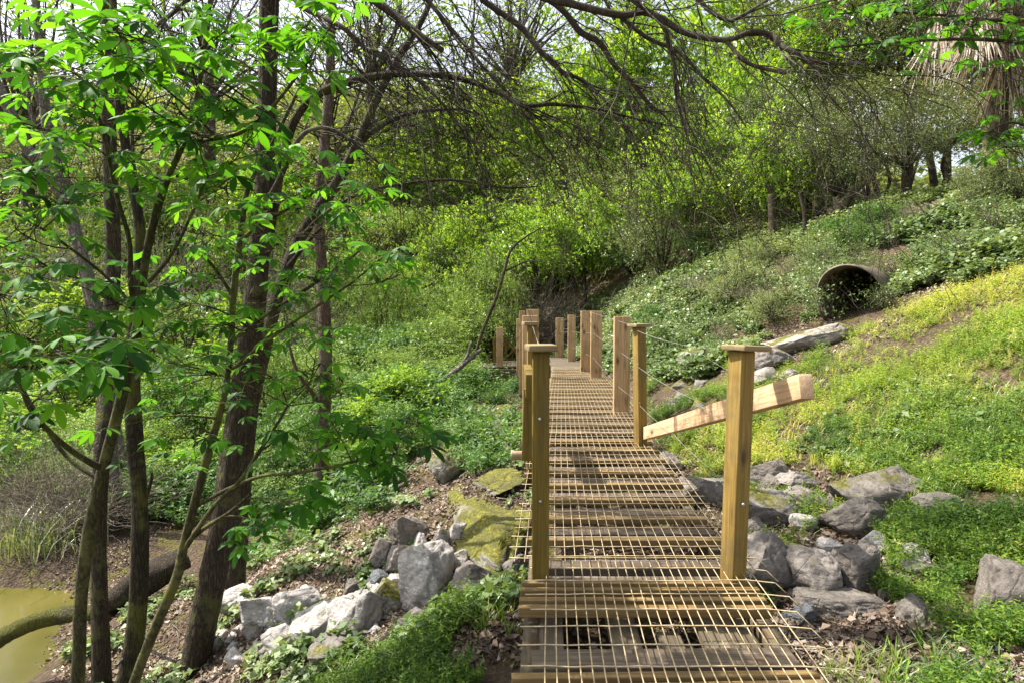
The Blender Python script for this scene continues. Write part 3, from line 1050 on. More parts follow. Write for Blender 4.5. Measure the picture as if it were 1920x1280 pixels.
LT, LTQ = leaflet_template(.165, .24)
LW, LWQ = leaflet_template(.33, .12, .15)


def leaves_obj(name, TV, TQ, fwd, up, pos, sc, val, mat, parent=None, extra=None):
    """one mesh holding all leaves of a crown"""
    R = frames(fwd, up)
    V, F = stamp(TV, TQ, R, pos, sc)
    me = npmesh(name, V, F, mat, np.repeat(val, len(TQ)))
    return obj(name, me, parent)


def rot_tilt(az, tilt):
    """normal tilted from vertical"""
    return np.stack([np.sin(tilt) * np.cos(az), np.sin(tilt) * np.sin(az), np.cos(tilt)], -1)


# ------------------------------------------------------------------ crown prototypes
def shoots_crown(seed, nshoot, nleaf, L, leaf, TV, TQ, spread=(1.5, 1.5, 1.3), droop=.5, mat=None, hollow=.35, nclump=26, clump=.32, vflat=.5, upward=.2, twigmat=None, ntw=70, bottom=-.8):
    """crown about 1.5 m in radius, made of leafy shoots gathered in clumps"""
    r = np.random.default_rng(seed)
    sp = np.array(spread)
    C = norm(r.normal(size=(nclump, 3))) * (hollow + (1 - hollow) * r.random((nclump, 1)) ** .5)
    C[:, 2] = np.maximum(C[:, 2], bottom * (.7 + .3 * r.random(nclump)))
    ci = r.integers(0, nclump, nshoot)
    cs = .6 + r.random(nclump) * .8
    S = C[ci] + r.normal(size=(nshoot, 3)) * clump * cs[ci][:, None] * [1, 1, .7]
    S *= sp
    D = norm(S / sp * .8 + r.normal(size=(nshoot, 3)) * .7 + [0, 0, upward])
    t = (np.arange(nleaf) + .5) / nleaf
    Ls = L * (.6 + .8 * r.random(nshoot))
    pos = S[:, None] + D[:, None] * (t[None, :, None] * Ls[:, None, None])
    pos[..., 2] -= droop * (t[None] ** 2) * Ls[:, None]
    fwd = D[:, None] * .8 + r.normal(size=(nshoot, nleaf, 3)) * .75
    fwd[..., 2] -= droop * t[None] * 1.0
    up = np.array([0, 0, 1.0]) + r.normal(size=(nshoot, nleaf, 3)) * vflat
    val = np.clip(.5 + r.normal(0, .16, nshoot)[:, None] + r.normal(0, .16, (nshoot, nleaf)) + (cs[ci][:, None] - 1) * .25, 0, 1)
    sc = leaf * (.6 + .7 * r.random(nshoot * nleaf))
    R = frames(fwd.reshape(-1, 3), up.reshape(-1, 3))
    V, F = stamp(TV, TQ, R, pos.reshape(-1, 3), sc)
    return npmesh("foliage", V, F, mat, np.repeat(val.ravel(), len(TQ))), C * sp


def twigs_mesh(name, C, base, mat, seed, r0=.03, extra=0, curl=.25):
    """limbs from the base to the clumps"""
    r = np.random.default_rng(seed)
    mb = MB()
    for c in C:
        n = 7
        t = np.linspace(0, 1, n)[:, None]
        p = base + (c - base) * t
        p[:, :2] += np.sin(t[:, :1] * 3) * r.normal(0, .14, 2) * np.linalg.norm(c - base) * .5
        p[:, 2] += (np.sin(t * math.pi)[:, 0]) * .12
        rr = np.linspace(r0, r0 * .22, n)
        mb.tube(p, rr, 4)
        for _ in range(3 + extra):
            a = p[r.integers(2, n - 1)]
            dr = norm(c - base + r.normal(size=3) * .9)
            q = a + dr * np.linspace(0, .6 + .5 * r.random(), 5)[:, None]
            q += np.cumsum(r.normal(0, .03 * (1 + curl * 3), (5, 3)), 0)
            mb.tube(q, np.linspace(r0 * .3, r0 * .10, 5), 3)
    return mb.mesh(name, mat, True)


PROTO = {}


def proto(kind, n, lx=0, **kw):
    out = []
    for q in range(n):
        me, C = shoots_crown(100 + q * 7 + len(kind) * 31, **kw)
        tw = twigs_mesh("limbs", C, np.array([0, 0, -1.5]), kw.get('twigmat') or M['bark'], q + 5, extra=lx)
        out.append((me, tw))
    PROTO[kind] = out


proto('willow', 3, nshoot=1500, nleaf=10, L=.40, leaf=.10, hollow=.6, clump=.21, nclump=30, TV=LEAF_N, TQ=LEAF_Q, mat=M['lf_willow'], droop=.55)
proto('lime', 3, nshoot=1150, hollow=.6, clump=.22, nclump=30, nleaf=9, L=.42, leaf=.12, TV=LEAF, TQ=LEAF_Q, mat=M['lf_lime'], droop=.35, twigmat=M['twig'])
proto('airy', 2, nshoot=330, nleaf=8, L=.45, leaf=.085, TV=LEAF, TQ=LEAF_Q, mat=M['lf_lime'], droop=.35, twigmat=M['twig'])
proto('bramble', 2, nshoot=420, nleaf=6, L=.42, leaf=.10, TV=LEAF * [1.5, 1, 1], TQ=LEAF_Q, mat=M['lf_ivy'], droop=.5, twigmat=M['twig_pale'])
proto('oak', 3, lx=-3, nshoot=2600, nleaf=8, L=.25, leaf=.062, hollow=.6, TV=LEAF * [1.2, 1, 1], TQ=LEAF_Q, mat=M['lf_oak'], droop=.1, nclump=34, clump=.26, twigmat=M['twig'])
proto('under', 3, nshoot=1100, hollow=.6, clump=.22, nclump=28, nleaf=9, L=.40, leaf=.12, TV=LEAF * [.9, 1, 1], TQ=LEAF_Q, mat=M['lf_under'], droop=.45)
proto('pale', 2, nshoot=1700, hollow=.55, nleaf=7, L=.32, leaf=.07, TV=LEAF, TQ=LEAF_Q, mat=M['lf_pale'], droop=.3)


def twiggy(seed, mat):
    r = np.random.default_rng(seed)
    mb = MB()
    for q in range(340):
        a = r.normal(size=3) * [.25, .25, .1] + [0, 0, -1.4]
        dr = norm(r.normal(size=3) * [1, 1, .5] + [0, 0, 1.2])
        L = 1.2 + r.random() * 1.9
        t = np.linspace(0, 1, 8)[:, None]
        p = a + dr * L * t + np.cumsum(r.normal(0, .07, (8, 3)), 0)
        p[:, 2] -= t[:, 0] ** 2 * .7 * r.random()
        mb.tube(p, np.linspace(.011, .004, 8), 3)
        for _ in range(3):
            b = p[r.integers(3, 8)]
            q2 = b + norm(dr + r.normal(size=3) * .8) * np.linspace(0, .5, 5)[:, None] + np.cumsum(r.normal(0, .04, (5, 3)), 0)
            mb.tube(q2, np.linspace(.005, .0025, 5), 3)
    return mb.mesh("twigs", mat, True)


def twiggy_crown(seed, mat):
    r = np.random.default_rng(seed)
    mb = MB()
    for q in range(26):
        a = np.array([0, 0, -1.6 + 1.4 * r.random()])
        dr = norm(r.normal(size=3) * [1, 1, .5] + [0, 0, .7])
        L = 1.3 + r.random() * 1.1
        t = np.linspace(0, 1, 9)[:, None]
        p = a + dr * L * t + np.cumsum(r.normal(0, .05, (9, 3)), 0)
        mb.tube(p, np.linspace(.016, .004, 9), 4)
        for _ in range(9):
            b = p[r.integers(2, 9)]
            q2 = b + norm(dr + r.normal(size=3) * .8) * np.linspace(0, .8, 6)[:, None] + np.cumsum(r.normal(0, .045, (6, 3)), 0)
            mb.tube(q2, np.linspace(.0055, .002, 6), 3)
            for _ in range(4):
                c = q2[r.integers(1, 6)]
                q3 = c + norm(dr + r.normal(size=3)) * np.linspace(0, .4, 5)[:, None] + np.cumsum(r.normal(0, .03, (5, 3)), 0)
                mb.tube(q3, np.linspace(.0026, .0012, 5), 3)
    return mb.mesh("twigs", mat, True)


TWIGTOP = [twiggy_crown(3, M['twig']), twiggy_crown(4, M['twig'])]
TWIGGY = [twiggy(1, M['twig_pale']), twiggy(2, M['twig_pale'])]


def plant(kind, px, d, top, wpx, label, cat=None, name=None, base=None, group=None, stem=True, dx=0, var=None, squash=None):
    """a shrub or tree at photo column px and depth d whose crown tops out at photo row top"""
    X = (px - 960) / FPX * d
    gz = float(ground_z(X, d))
    tz = P(px, top, d)[2]
    w_ = wpx * d / FPX / 2
    cat = cat or ("tree" if tz - gz > 3.5 else "shrub")
    name = name or {"tree": "leafy_tree", "shrub": "leafy_shrub"}[cat]
    root = empty(name, (X, d, gz), label, cat, group)
    H = tz - gz
    rr = random.Random(int(px * 7 + d * 13))
    if base is None:
        cb = 0.0 if H < 3.5 else max(0, H * .12)
    else:
        cb = max(0.0, P(px, base, d)[2] - gz)
    hz = (H - cb) / 2
    cz = cb + hz
    if kind == 'bare' and base is not None:
        o = obj("twigs", TWIGTOP[rr.randrange(2)], root, (0, 0, cz))
        o.scale = (w_ / 1.6, w_ / 1.6, hz / 1.6)
        o.rotation_euler = (0, 0, rr.uniform(0, 6))
        n = 9
        z = np.linspace(-.2, cb + hz * .6, n)
        p = np.c_[np.cumsum(np.random.default_rng(int(px) + 500).normal(0, .06, (n, 2)), 0), z]
        p[:, :2] -= p[-1, :2]
        obj("trunk", MB().tube(p, np.linspace(.09, .05, n), 8, .06).mesh("trunk", M['bark'], True), root)
        return root
    if kind == 'bare':
        o = obj("twigs", TWIGGY[rr.randrange(2)], root, (0, 0, H * .5))
        o.scale = (w_ / 1.6, w_ / 1.6, H / 3.2)
        o.rotation_euler = (0, 0, rr.uniform(0, 6))
        return root
    vs = PROTO[kind]
    me, tw = vs[rr.randrange(len(vs))] if var is None else vs[var]
    rz = rr.uniform(0, 6.28)
    f = obj("foliage", me, root, (0, 0, cz))
    f.scale = (w_ / 1.75, w_ / 1.75 * .9, hz / 1.55)
    f.rotation_euler = (0, 0, rz)
    if stem:
        t = obj("limbs", tw, root, (0, 0, cz))
        t.scale = f.scale
        t.rotation_euler = f.rotation_euler
        if cb > .5:
            mb = MB()
            n = 8
            z = np.linspace(-.2, cb + hz * .3, n)
            p = np.c_[np.cumsum(np.random.default_rng(int(px) + 500).normal(0, .05, (n, 2)), 0), z]
            mb.tube(p, np.linspace(max(.07, H * .018), max(.05, H * .012), n), 8, .06)
            tm = mb.mesh("trunk", M['bark'], True)
            obj("trunk", tm, root)
    return root


# far hillside first, then nearer
PL = [
    # kind, px, depth, top, width, base, label
    ('oak', 60, 46, 235, 330, 420, "distant hazy oak on the skyline at far left"),
    ('oak', -60, 60, 230, 330, None, "farthest dark tree at the left end of the skyline"),
    ('pale', 150, 62, 262, 330, None, "far pale tree on the skyline behind the grey trunks"),
    ('oak', 330, 58, 268, 330, None, "far dark tree on the skyline left of the thick trunk"),
    ('pale', 540, 60, 240, 330, None, "far pale tree on the skyline right of the thick trunk"),
    ('oak', 720, 58, 215, 330, None, "far dark tree on the skyline under the arching bough"),
    ('lime', 900, 56, 150, 330, None, "far lime tree highest on the skyline left of centre"),
    ('lime', 1060, 50, 110, 330, None, "far lime tree highest on the skyline right of centre"),
    ('lime', 1200, 44, 60, 330, None, "far lime tree behind the pale broken bough tip"),
    ('willow', 560, 40, 330, 330, None, "greyish green tree low on the hill behind the forked grey trunk"),
    ('pale', 230, 42, 262, 300, 430, "distant greyish tree on the skyline between the left trunks"),
    ('oak', 420, 44, 285, 320, 430, "distant dark tree on the skyline behind the leaning branches"),
    ('pale', 640, 40, 250, 300, None, "pale distant tree on the hill behind the slim reddish trunk"),
    ('lime', 800, 38, 215, 300, None, "yellow green tree highest on the central hillside"),
    ('lime', 960, 37, 170, 320, None, "tall lime green tree behind the arching bare boughs"),
    ('willow', 700, 36, 330, 300, None, "grey green tree halfway up the hill left of centre"),
    ('lime', 1110, 33, 95, 330, None, "tall lime green tree rising behind the centre boughs"),
    ('lime', 1260, 30, 20, 330, None, "lime green tree filling the top right of centre"),
    ('lime', 1400, 27, -60, 340, None, "bright lime green tree behind the thick dark bough"),
    ('oak', 1520, 24, -60, 320, 240, "dark leaved tree behind the tip of the dark bough"),
    ('oak', 1680, 21, -90, 340, 200, "dark leaved tree just left of the palm"),
    ('oak', 1860, 19, -120, 360, 210, "dark leaved tree behind the palm"),
    ('lime', 1560, 22, -40, 220, 200, "lime green tree over the dark leaved thicket"),
    ('oak', 1880, 30, 60, 380, 300, "far dark tree seen beyond the crest at right"),
    ('lime', 150, 30, 380, 300, None, "yellow green tree low on the far left bank"),
    ('willow', 330, 28, 330, 300, None, "light green tree between the left trunks"),
    ('lime', 500, 27, 310, 260, None, "yellow green tree behind the thick trunk"),
    ('willow', 20, 26, 360, 260, None, "light green tree at the left edge beyond the creek"),
    ('pale', 620, 29, 380, 240, None, "pale tangled tree behind the slim reddish trunk"),
    ('willow', 760, 26, 380, 240, None, "soft green tree left of the bright central thicket"),
    ('lime', 900, 27, 370, 230, None, "bright yellow green thicket above the boardwalk's far end"),
    ('lime', 1040, 26, 345, 240, None, "brightest yellow green thicket right above the far posts"),
    ('willow', 860, 23, 440, 240, None, "light willow like shrub behind the thin leaning tree"),
    ('oak', 1160, 25, 300, 250, None, "small leaved dark tree right of the bright thicket"),
    ('pale', 1280, 23, 330, 240, None, "grey green thicket above the ivy slope"),
    ('oak', 1360, 20, 260, 250, 450, "dark small leaved tree hanging over the ridge at right of centre"),
    ('pale', 1060, 30, 290, 200, None, "grey twiggy tree under the arching boughs"),
    ('oak', 1500, 18, 185, 230, 365, "dark low crown left of the thin multi stem tree"),
    ('oak', 1620, 16.5, 150, 250, 305, "rounded dark crown of the multi stem tree on the ridge"),
    ('oak', 1760, 17, 160, 200, 290, "dark crown between multi stem tree and palm"),
    ('under', 1180, 22, 410, 160, None, "mid green shrub at the top of the ivy slope"),
    ('pale', 1400, 16.5, 390, 190, None, "pale olive shrub at the lower left of the ridge"),
    ('pale', 1440, 13.5, 440, 150, None, "pale scrubby bush beside the brambles left of the culvert"),
    ('pale', 1370, 12, 480, 130, None, "grey green scrub left of the culvert over the dry twigs"),
    ('willow', 640, 20, 470, 240, None, "green shrub right of the slim reddish trunk"),
    ('willow', 790, 18.5, 520, 240, None, "light green shrub hanging over the creek bank"),
    ('under', 700, 21, 520, 200, None, "shaded shrub deep in the bank hollow"),
    ('willow', 900, 22.5, 500, 150, None, "pale narrow leaved shrub left of the far platform"),
    ('willow', 800, 15, 590, 200, None, "fresh green shrub left of the thin leaning tree"),
    ('under', 720, 14.5, 600, 210, None, "lush green shrub in the middle of the left bank"),
    ('under', 620, 13.5, 640, 200, None, "dark green shrub right behind the slim reddish trunk"),
    ('under', 840, 12.5, 680, 170, None, "low green bush below the slanting dead branch"),
    ('under', 700, 10.5, 760, 190, None, "low bush with pale glossy leaves above the leaf litter"),
    ('under', 560, 15, 620, 200, None, "green shrub between the thick trunk and the slim trunk"),
    ('lime', 470, 17, 560, 240, None, "sunlit shrub behind the fork of the thick trunk"),
    ('willow', 330, 19, 540, 260, None, "sunlit green shrub across the creek behind the stems"),
    ('lime', 180, 20, 520, 260, None, "sunlit yellow green shrub across the creek at left"),
    ('willow', 40, 18, 500, 240, None, "light green shrub at the left edge across the creek"),
    ('under', 420, 13, 720, 200, None, "low green bush beside the thick trunk above the creek"),
    ('lime', 300, 15, 700, 230, None, "low sunlit bush behind the two dark trunks"),
    ('lime', 130, 16, 690, 240, None, "low yellow green bush on the far creek bank"),
    ('under', 560, 10.5, 800, 170, None, "dark low bush left of the slim reddish trunk's foot"),
    ('lime', 400, 11, 820, 170, None, "sunlit low bush right of the mossy dark trunk"),
    ('under', 925, 7.2, 850, 95, None, "small pale leaved bush under the drain pipe"),
    ('under', 950, 11.5, 770, 90, None, "small dark bush under the boardwalk's left side"),
    ('under', 865, 10.0, 775, 90, None, "low leafy bush halfway down the bank left of the walk"),
    ('willow', 770, 12, 690, 150, None, "narrow leaved bush under the slanting dead branch"),
    ('pale', 900, 8.2, 825, 80, None, "thin pale scrub on the bank above the drain pipe"),
    ('willow', 590, 17, 560, 150, None, "willow like bush seen between thick and slim trunks"),
    ('under', 810, 9.2, 800, 110, None, "low weedy bush over the dark hollow near the dead branch"),
    ('airy', 60, 32, -160, 460, 260, "thin crowned tall tree high over the far creek bank at left"),
    ('airy', 400, 34, -180, 460, 200, "thin crowned tall tree behind the upper thick trunk"),
    ('airy', 700, 40, -160, 420, 160, "thin crowned tall tree behind the broken dark bough"),
    ('airy', 960, 42, -200, 420, 160, "thin crowned tall tree above the centre of the arching boughs"),
    ('airy', 1180, 40, -200, 360, 100, "thin crowned tall tree at the top right of centre"),
    ('oak', 1450, 16, 150, 190, 380, "small dark crowned tree over the pale stout ridge trunk"),
    ('oak', 1560, 14.5, 215, 160, 372, "dark leafy thicket over the fallen ridge trunk"),
    ('oak', 1690, 14, 190, 170, 322, "dark leafy crown beside the palm's lowest fronds"),
    ('oak', 1895, 10.3, 265, 130, None, "dark leafy bush hiding the palm's foot"),
    ('oak', 1820, 10.8, 290, 70, None, "small dark bush left of the palm's foot"),
    ('oak', 1240, 19, 330, 170, None, "dark rounded bush at the head of the ivy slope"),
    ('under', 1330, 17, 420, 130, None, "mid green bush below the dark overhanging crown"),
    ('bramble', 1650, 8.6, 530, 80, None, "bramble sprawling over the culvert's mouth"),
    ('bramble', 1545, 9.3, 480, 150, None, "bramble mound left of the culvert's mouth"),
    ('bramble', 1680, 9.6, 470, 170, None, "bramble mound over the top of the culvert"),
    ('bramble', 1330, 10.5, 580, 110, None, "pale scrub halfway down the bramble slope"),
    ('pale', 1450, 10, 540, 110, None, "pale scrub between dry twigs and culvert"),
    ('bramble', 1250, 11.5, 590, 150, None, "bramble mound above the second right post"),
    ('bramble', 1340, 9, 640, 110, None, "bramble mound left of the front right post's cap"),
    ('lime', 60, 10.8, 760, 260, None, "leafy bush over the dark water at the left edge"),
    ('willow', 210, 12, 740, 240, None, "light willow like bush at the far water's edge"),
    ('lime', 330, 10.5, 840, 170, None, "bright low bush behind the mossy trunk"),
    ('willow', 120, 9.6, 850, 150, None, "light leafy bush dipping into the creek behind the reeds"),
    ('lime', 1000, 21.5, 385, 190, 520, "vivid lime bush crown directly above the far right posts"),
    ('lime', 1090, 22.5, 350, 170, 500, "vivid lime bush crown leaning over the head of the ivy slope"),
    ('willow', 930, 20.5, 440, 150, None, "pale narrow leaved bush left of the vivid lime crowns"),
    ('willow', 720, 17, 500, 170, None, "soft light green bush standing mid bank left of centre"),
    ('lime', 850, 24, 400, 200, None, "yellow green bush above the soft light green bush"),
    ('willow', 655, 12.2, 610, 190, None, "tall narrow leaved shrub right behind the slim reddish trunk's middle"),
    ('under', 745, 10.6, 680, 170, None, "rounded leafy shrub on the bank right of the slim reddish trunk"),
    ('willow', 800, 12.6, 640, 170, None, "fine leaved shrub beside the lower end of the dead branch"),
    ('under', 560, 9.6, 740, 170, None, "dark leafy shrub filling the gap left of the slim reddish trunk"),
    ('willow', 480, 12.5, 600, 200, None, "light shrub right behind the middle of the thick tree"),
    ('under', 350, 13.5, 640, 200, None, "leafy shrub between slender curved stem and mossy trunk"),
    ('lime', 1290, 17.5, 235, 210, 420, "lime leaved small tree left of the low dark crowns"),
    ('lime', 1450, 15.5, 200, 170, 380, "lime leaved small tree among the low dark crowns"),
    ('lime', 1370, 19, 110, 230, 400, "lime leaved tree behind the hanging tips of the dark bough"),
    ('under', 640, 8.6, 840, 120, None, "leafy bush at the foot of the slim reddish trunk"),
]
for k_, px, d, top, wd, bs, lab in PL:
    plant(k_, px, d, top, wd, lab, base=bs)
for px, d, top, wd, lab in (
        (1460, 11.0, 520, 170, "dry grey twig bush left of the culvert"),
        (1340, 13.5, 500, 120, "thin dry twig bush on the ivy slope"),
        (1010, 21, 470, 190, "dry twig thicket shading the slope behind the far posts"),
        (760, 24, 450, 220, "leafless twig thicket in the dark bank hollow"),
        (1060, 33, 250, 180, "pinkish bare thicket under the centre of the arching boughs"),
        (540, 22, 380, 230, "pale bare thicket behind the leaning grey trunk"),
        (330, 24, 350, 260, "bare twig thicket behind the green stems"),
        (120, 21, 330, 260, "bare twig thicket behind the two grey trunks at left"),
        (60, 9, 760, 220, "dark bare twig thicket hanging over the creek at the left edge"),
        (560, 16, 470, 160, "dry twig bush between thick trunk and reddish trunk"),
        (630, 33, -120, 400, "tall leafless tree with a haze of twigs at the top left of centre"),
        (880, 38, -60, 400, "tall leafless tree with a haze of twigs behind the arching boughs"),
        (260, 19, -60, 420, "tall leafless tree behind the green stems at left"),
        (140, 8.6, 820, 240, "dark twig thicket between the reeds and the straight trunk")):
    tall = "tall leafless" in lab
    plant('bare', px, d, top, wd, lab, cat="tree" if tall else "shrub", name="leafless_tree" if tall else "twig_shrub", base=300 if tall else None)

rs = random.Random(77)


def shrub_patch(n, xr, yr, kinds, hr, lab, grp, ok=None):
    k = 0
    while k < n:
        px, py = rs.uniform(*xr), rs.uniform(*yr)
        h_ = hit(px, py)
        if ok and not ok(px, py, h_):
            continue
        if h_[2] < WATER_Z + .05 or deck_near(h_):
            continue
        k += 1
        H = rs.uniform(*hr)
        top = 640 - FPX * ((h_[1] * _s + (h_[2] + H - CAMZ) * _c) / (h_[1] * _c - (h_[2] + H - CAMZ) * _s))
        plant(rs.choice(kinds), px, h_[1], top, H * rs.uniform(1.1, 1.7) * FPX / h_[1], lab, group=grp, cat="shrub", name="low_shrub")


def deck_near(p):
    return np.interp(p[1], DK[:, 0], DK[:, 1]) - .45 < p[0] < np.interp(p[1], DK[:, 0], DK[:, 2]) + .45


shrub_patch(34, (-20, 930), (690, 960), ['under', 'under', 'willow', 'lime'], (.45, 1.1), "low leafy shrub in the undergrowth of the left bank", "low shrubs in the undergrowth of the left bank", lambda x, y, h: not (x > 780 and y > 740))
shrub_patch(24, (1150, 1900), (360, 690), ['bramble', 'bramble', 'under', 'bramble'], (.3, .7), "low bramble mound on the slope above the grass", "low bramble mounds on the slope", lambda x, y, h: inside(np.array([x]), np.array([y]), [(1140, 560), (1290, 490), (1500, 420), (1920, 340), (1920, 430), (1780, 530), (1690, 500), (1520, 560), (1380, 690), (1240, 720), (1140, 650)])[0])
# ------------------------------------------------------------------ trunks drawn where they stand
def trunk_tree(name, label, stems, mat, parts=None, wob=.05, sides=12, extra=None, leaves=None, group=None, cat="tree"):
    b = px_path(stems[0], 6)[0][0]
    root = empty(name, b, label, cat, group)
    for n_, st in enumerate(stems):
        pts, rad = px_path(st, 8)
        mb = MB()
        mb.tube(pts, rad, sides if rad.max() > .03 else 8, wob)
        mb.build("trunk" if n_ == 0 else "branch", mat, root, smooth=True)
    return root


def grow(mb, start, dr, L, r0, level, r, trop=(0, 0, -.2), seg=9, wig=.16, kids=4, sides=4, ends=None):
    n = seg
    p = [np.array(start, float)]
    dd = norm(np.array(dr, float))
    st = L / (n - 1)
    for q in range(n - 1):
        dd = norm(dd + r.normal(0, wig, 3) + np.array(trop) * .25)
        p.append(p[-1] + dd * st)
    p = np.array(p)
    mb.tube(p, np.linspace(r0, max(r0 * .32, .0016), n), sides if r0 > .006 else 3)
    if ends is not None and level <= 1:
        ends.append((p[-1], dd))
        if level == 0:
            ends.append((p[n // 2], dd))
    if level > 0:
        for q in range(kids):
            i_ = r.integers(2, n - 1)
            a = norm(p[min(i_ + 1, n - 1)] - p[i_] + r.normal(0, .5, 3) * st * 1.3 + np.array(trop) * .35 * st)
            grow(mb, p[i_], a, L * (.45 + .3 * r.random()), r0 * .5, level - 1, r, trop, seg, wig, kids, sides, ends)
    return p


# the thick leaning tree on the left with its bare boughs reaching across the top of the picture
T = empty("bare_tree", P(370, 1300, 4.9), "thick leaning grey brown tree with bare boughs arching over the boardwalk", "tree")
pts, rad = px_path([(345, 1340, 4.9, 68.8), (362, 1260, 4.9, 56.8), (385, 1150, 4.9, 51.6), (415, 1000, 4.95, 46.4), (435, 860, 5, 43.9), (455, 720, 5.05, 41.3), (474, 600, 5.1, 39.6), (486, 480, 5.1, 36.1), (497, 300, 5.1, 35.3), (503, 120, 5.1, 34.4), (505, 0, 5.1, 32.7), (512, -200, 5.0, 34.4), (560, -420, 4.9, 31)], 8)
MB().tube(pts, rad, 18, .05).build("trunk", M['bark'], T, smooth=True)
top = pts[-1]
BOUGH = [
    [(512, -150, 5.0, 24), (700, -140, 4.7, 22), (900, -60, 4.5, 19), (1010, -10, 4.4, 17), (1060, 5, 4.35, 15), (1160, 28, 4.3, 14), (1205, 23, 4.25, 13), (1240, 35, 4.2, 12), (1285, 62, 4.2, 12), (1360, 75, 4.1, 11), (1410, 60, 4.0, 10), (1448, 68, 4.0, 10), (1475, 92, 3.9, 9), (1515, 112, 3.9, 8), (1560, 120, 3.9, 7), (1605, 118, 3.9, 5), (1630, 100, 3.9, 2)],
    [(1362, 76, 4.1, 8), (1385, 105, 4.05, 8), (1415, 124, 4.0, 7), (1475, 138, 3.95, 7)],
    [(900, -60, 4.5, 14), (1020, -5, 4.6, 13), (1060, 25, 4.6, 12), (1088, 60, 4.6, 12), (1125, 82, 4.6, 11), (1150, 120, 4.6, 10), (1182, 152, 4.6, 8), (1212, 190, 4.6, 8), (1236, 212, 4.6, 8)],
    [(1160, 28, 4.3, 9), (1185, 50, 4.4, 8), (1222, 76, 4.5, 8), (1262, 92, 4.5, 7), (1292, 116, 4.6, 6), (1322, 150, 4.6, 5), (1365, 190, 4.6, 4), (1400, 240, 4.6, 2.5)],
    [(700, -140, 4.7, 16), (850, -60, 4.9, 13), (905, 0, 5.0, 11), (975, 50, 5.0, 11), (1015, 98, 5.0, 10), (1055, 135, 5.0, 8), (1095, 152, 5.0, 7), (1135, 190, 5.0, 5), (1185, 250, 5.0, 3)],
    [(512, -150, 5.0, 22), (640, -50, 4.6, 18), (700, 0, 4.4, 16), (740, 28, 4.35, 15), (780, 62, 4.3, 14), (830, 96, 4.3, 11)],
    [(508, -60, 5.0, 14), (560, 5, 4.8, 12), (600, 30, 4.7, 11), (642, 52, 4.6, 10), (682, 88, 4.6, 9), (740, 122, 4.6, 8), (800, 165, 4.6, 6), (860, 235, 4.6, 4), (905, 330, 4.6, 2)],
    [(478, 560, 5.05, 22), (500, 460, 5.1, 20), (530, 300, 5.2, 17), (556, 220, 5.2, 16), (600, 175, 5.1, 15), (650, 155, 5.0, 14), (720, 141, 4.9, 13), (800, 140, 4.8, 12), (870, 150, 4.8, 11), (930, 172, 4.7, 10), (980, 198, 4.7, 8), (1040, 196, 4.7, 7), (1120, 205, 4.7, 6), (1200, 225, 4.7, 4), (1300, 245, 4.7, 2)],
    [(486, 410, 5.1, 16), (520, 345, 4.9, 12), (560, 262, 4.8, 9), (600, 240, 4.7, 7), (640, 252, 4.7, 6), (690, 290, 4.7, 5), (740, 330, 4.7, 3)],
    [(960, -80, 4.5, 12), (1100, -60, 4.2, 11), (1185, 0, 4.1, 9), (1240, 45, 4.1, 8), (1262, 110, 4.2, 7), (1268, 180, 4.3, 6), (1290, 260, 4.4, 4), (1320, 340, 4.4, 2)],
    [(1100, -90, 4.3, 12), (1280, -20, 4.1, 9), (1330, 20, 4.1, 8), (1365, 38, 4.1, 8), (1395, 28, 4.0, 7), (1440, 0, 4.0, 5), (1500, -30, 4.0, 4)],
    [(600, -60, 4.8, 13), (760, -30, 4.9, 10), (850, 60, 4.9, 8), (905, 125, 4.9, 6), (965, 190, 4.9, 5), (1020, 270, 4.9, 3), (1060, 330, 4.9, 2)],
    [(512, -100, 5.0, 14), (420, -60, 4.7, 11), (330, 20, 4.6, 8), (280, 60, 4.6, 6), (200, 150, 4.6, 4), (120, 230, 4.6, 3)],
]
r = np.random.default_rng(21)
for n_, st in enumerate(BOUGH):
    p, rad = px_path(st, 7)
    mb = MB()
    mb.tube(p, rad, 8, .05)
    vis = [q for q in range(4, len(p) - 1)]
    cnt = {0: 20, 1: 3, 2: 9, 3: 8, 4: 20, 5: 14, 6: 25, 7: 30, 8: 15, 9: 9, 10: 5, 11: 22, 12: 20}[n_]
    for _ in range(cnt):
        q = vis[r.integers(0, len(vis))]
        t = norm(p[q + 1] - p[q])
        side = np.array([.55, 0, -.45]) if n_ != 12 else np.array([-.5, 0, -.5])
        dr = norm(t * .9 + r.normal(0, .38, 3) * [1, .8, 1] + side * .55)
        grow(mb, p[q], dr, .45 + .85 * r.random(), min(rad[q] * .45, .0065), 2, r, trop=(.12, 0, -.30) if n_ != 12 else (-.1, 0, -.4), seg=10, wig=.17, kids=4)
    mb.build("branch", M['twig'] if n_ not in (5, 7) else M['bark'], T, smooth=True)

# other trunks
trunk_tree("forked_tree", "pale grey leaning trunk rising from behind the thick tree and bending right",
           [[(470, 760, 5.6, 29), (497, 640, 5.6, 27), (528, 530, 5.7, 24), (560, 450, 5.8, 23), (600, 390, 5.8, 22), (640, 330, 5.8, 19), (672, 262, 5.8, 17), (700, 200, 5.8, 16), (740, 120, 5.8, 13), (800, 20, 5.8, 10), (840, -120, 5.8, 7)],
            [(655, 290, 5.8, 10), (700, 248, 5.8, 9), (760, 215, 5.7, 8), (850, 205, 5.6, 6), (900, 215, 5.6, 4)],
            [(560, 450, 5.8, 9), (610, 400, 5.6, 7), (680, 362, 5.5, 6), (760, 345, 5.5, 6), (850, 338, 5.5, 5), (940, 352, 5.5, 4), (1010, 350, 5.5, 3)],
            [(540, 500, 5.7, 9), (600, 430, 5.4, 6), (660, 395, 5.4, 5), (740, 380, 5.4, 3)],
            [(470, 760, 5.6, 29), (455, 900, 5.6, 32), (440, 1100, 5.6, 35)]], M['bark'])
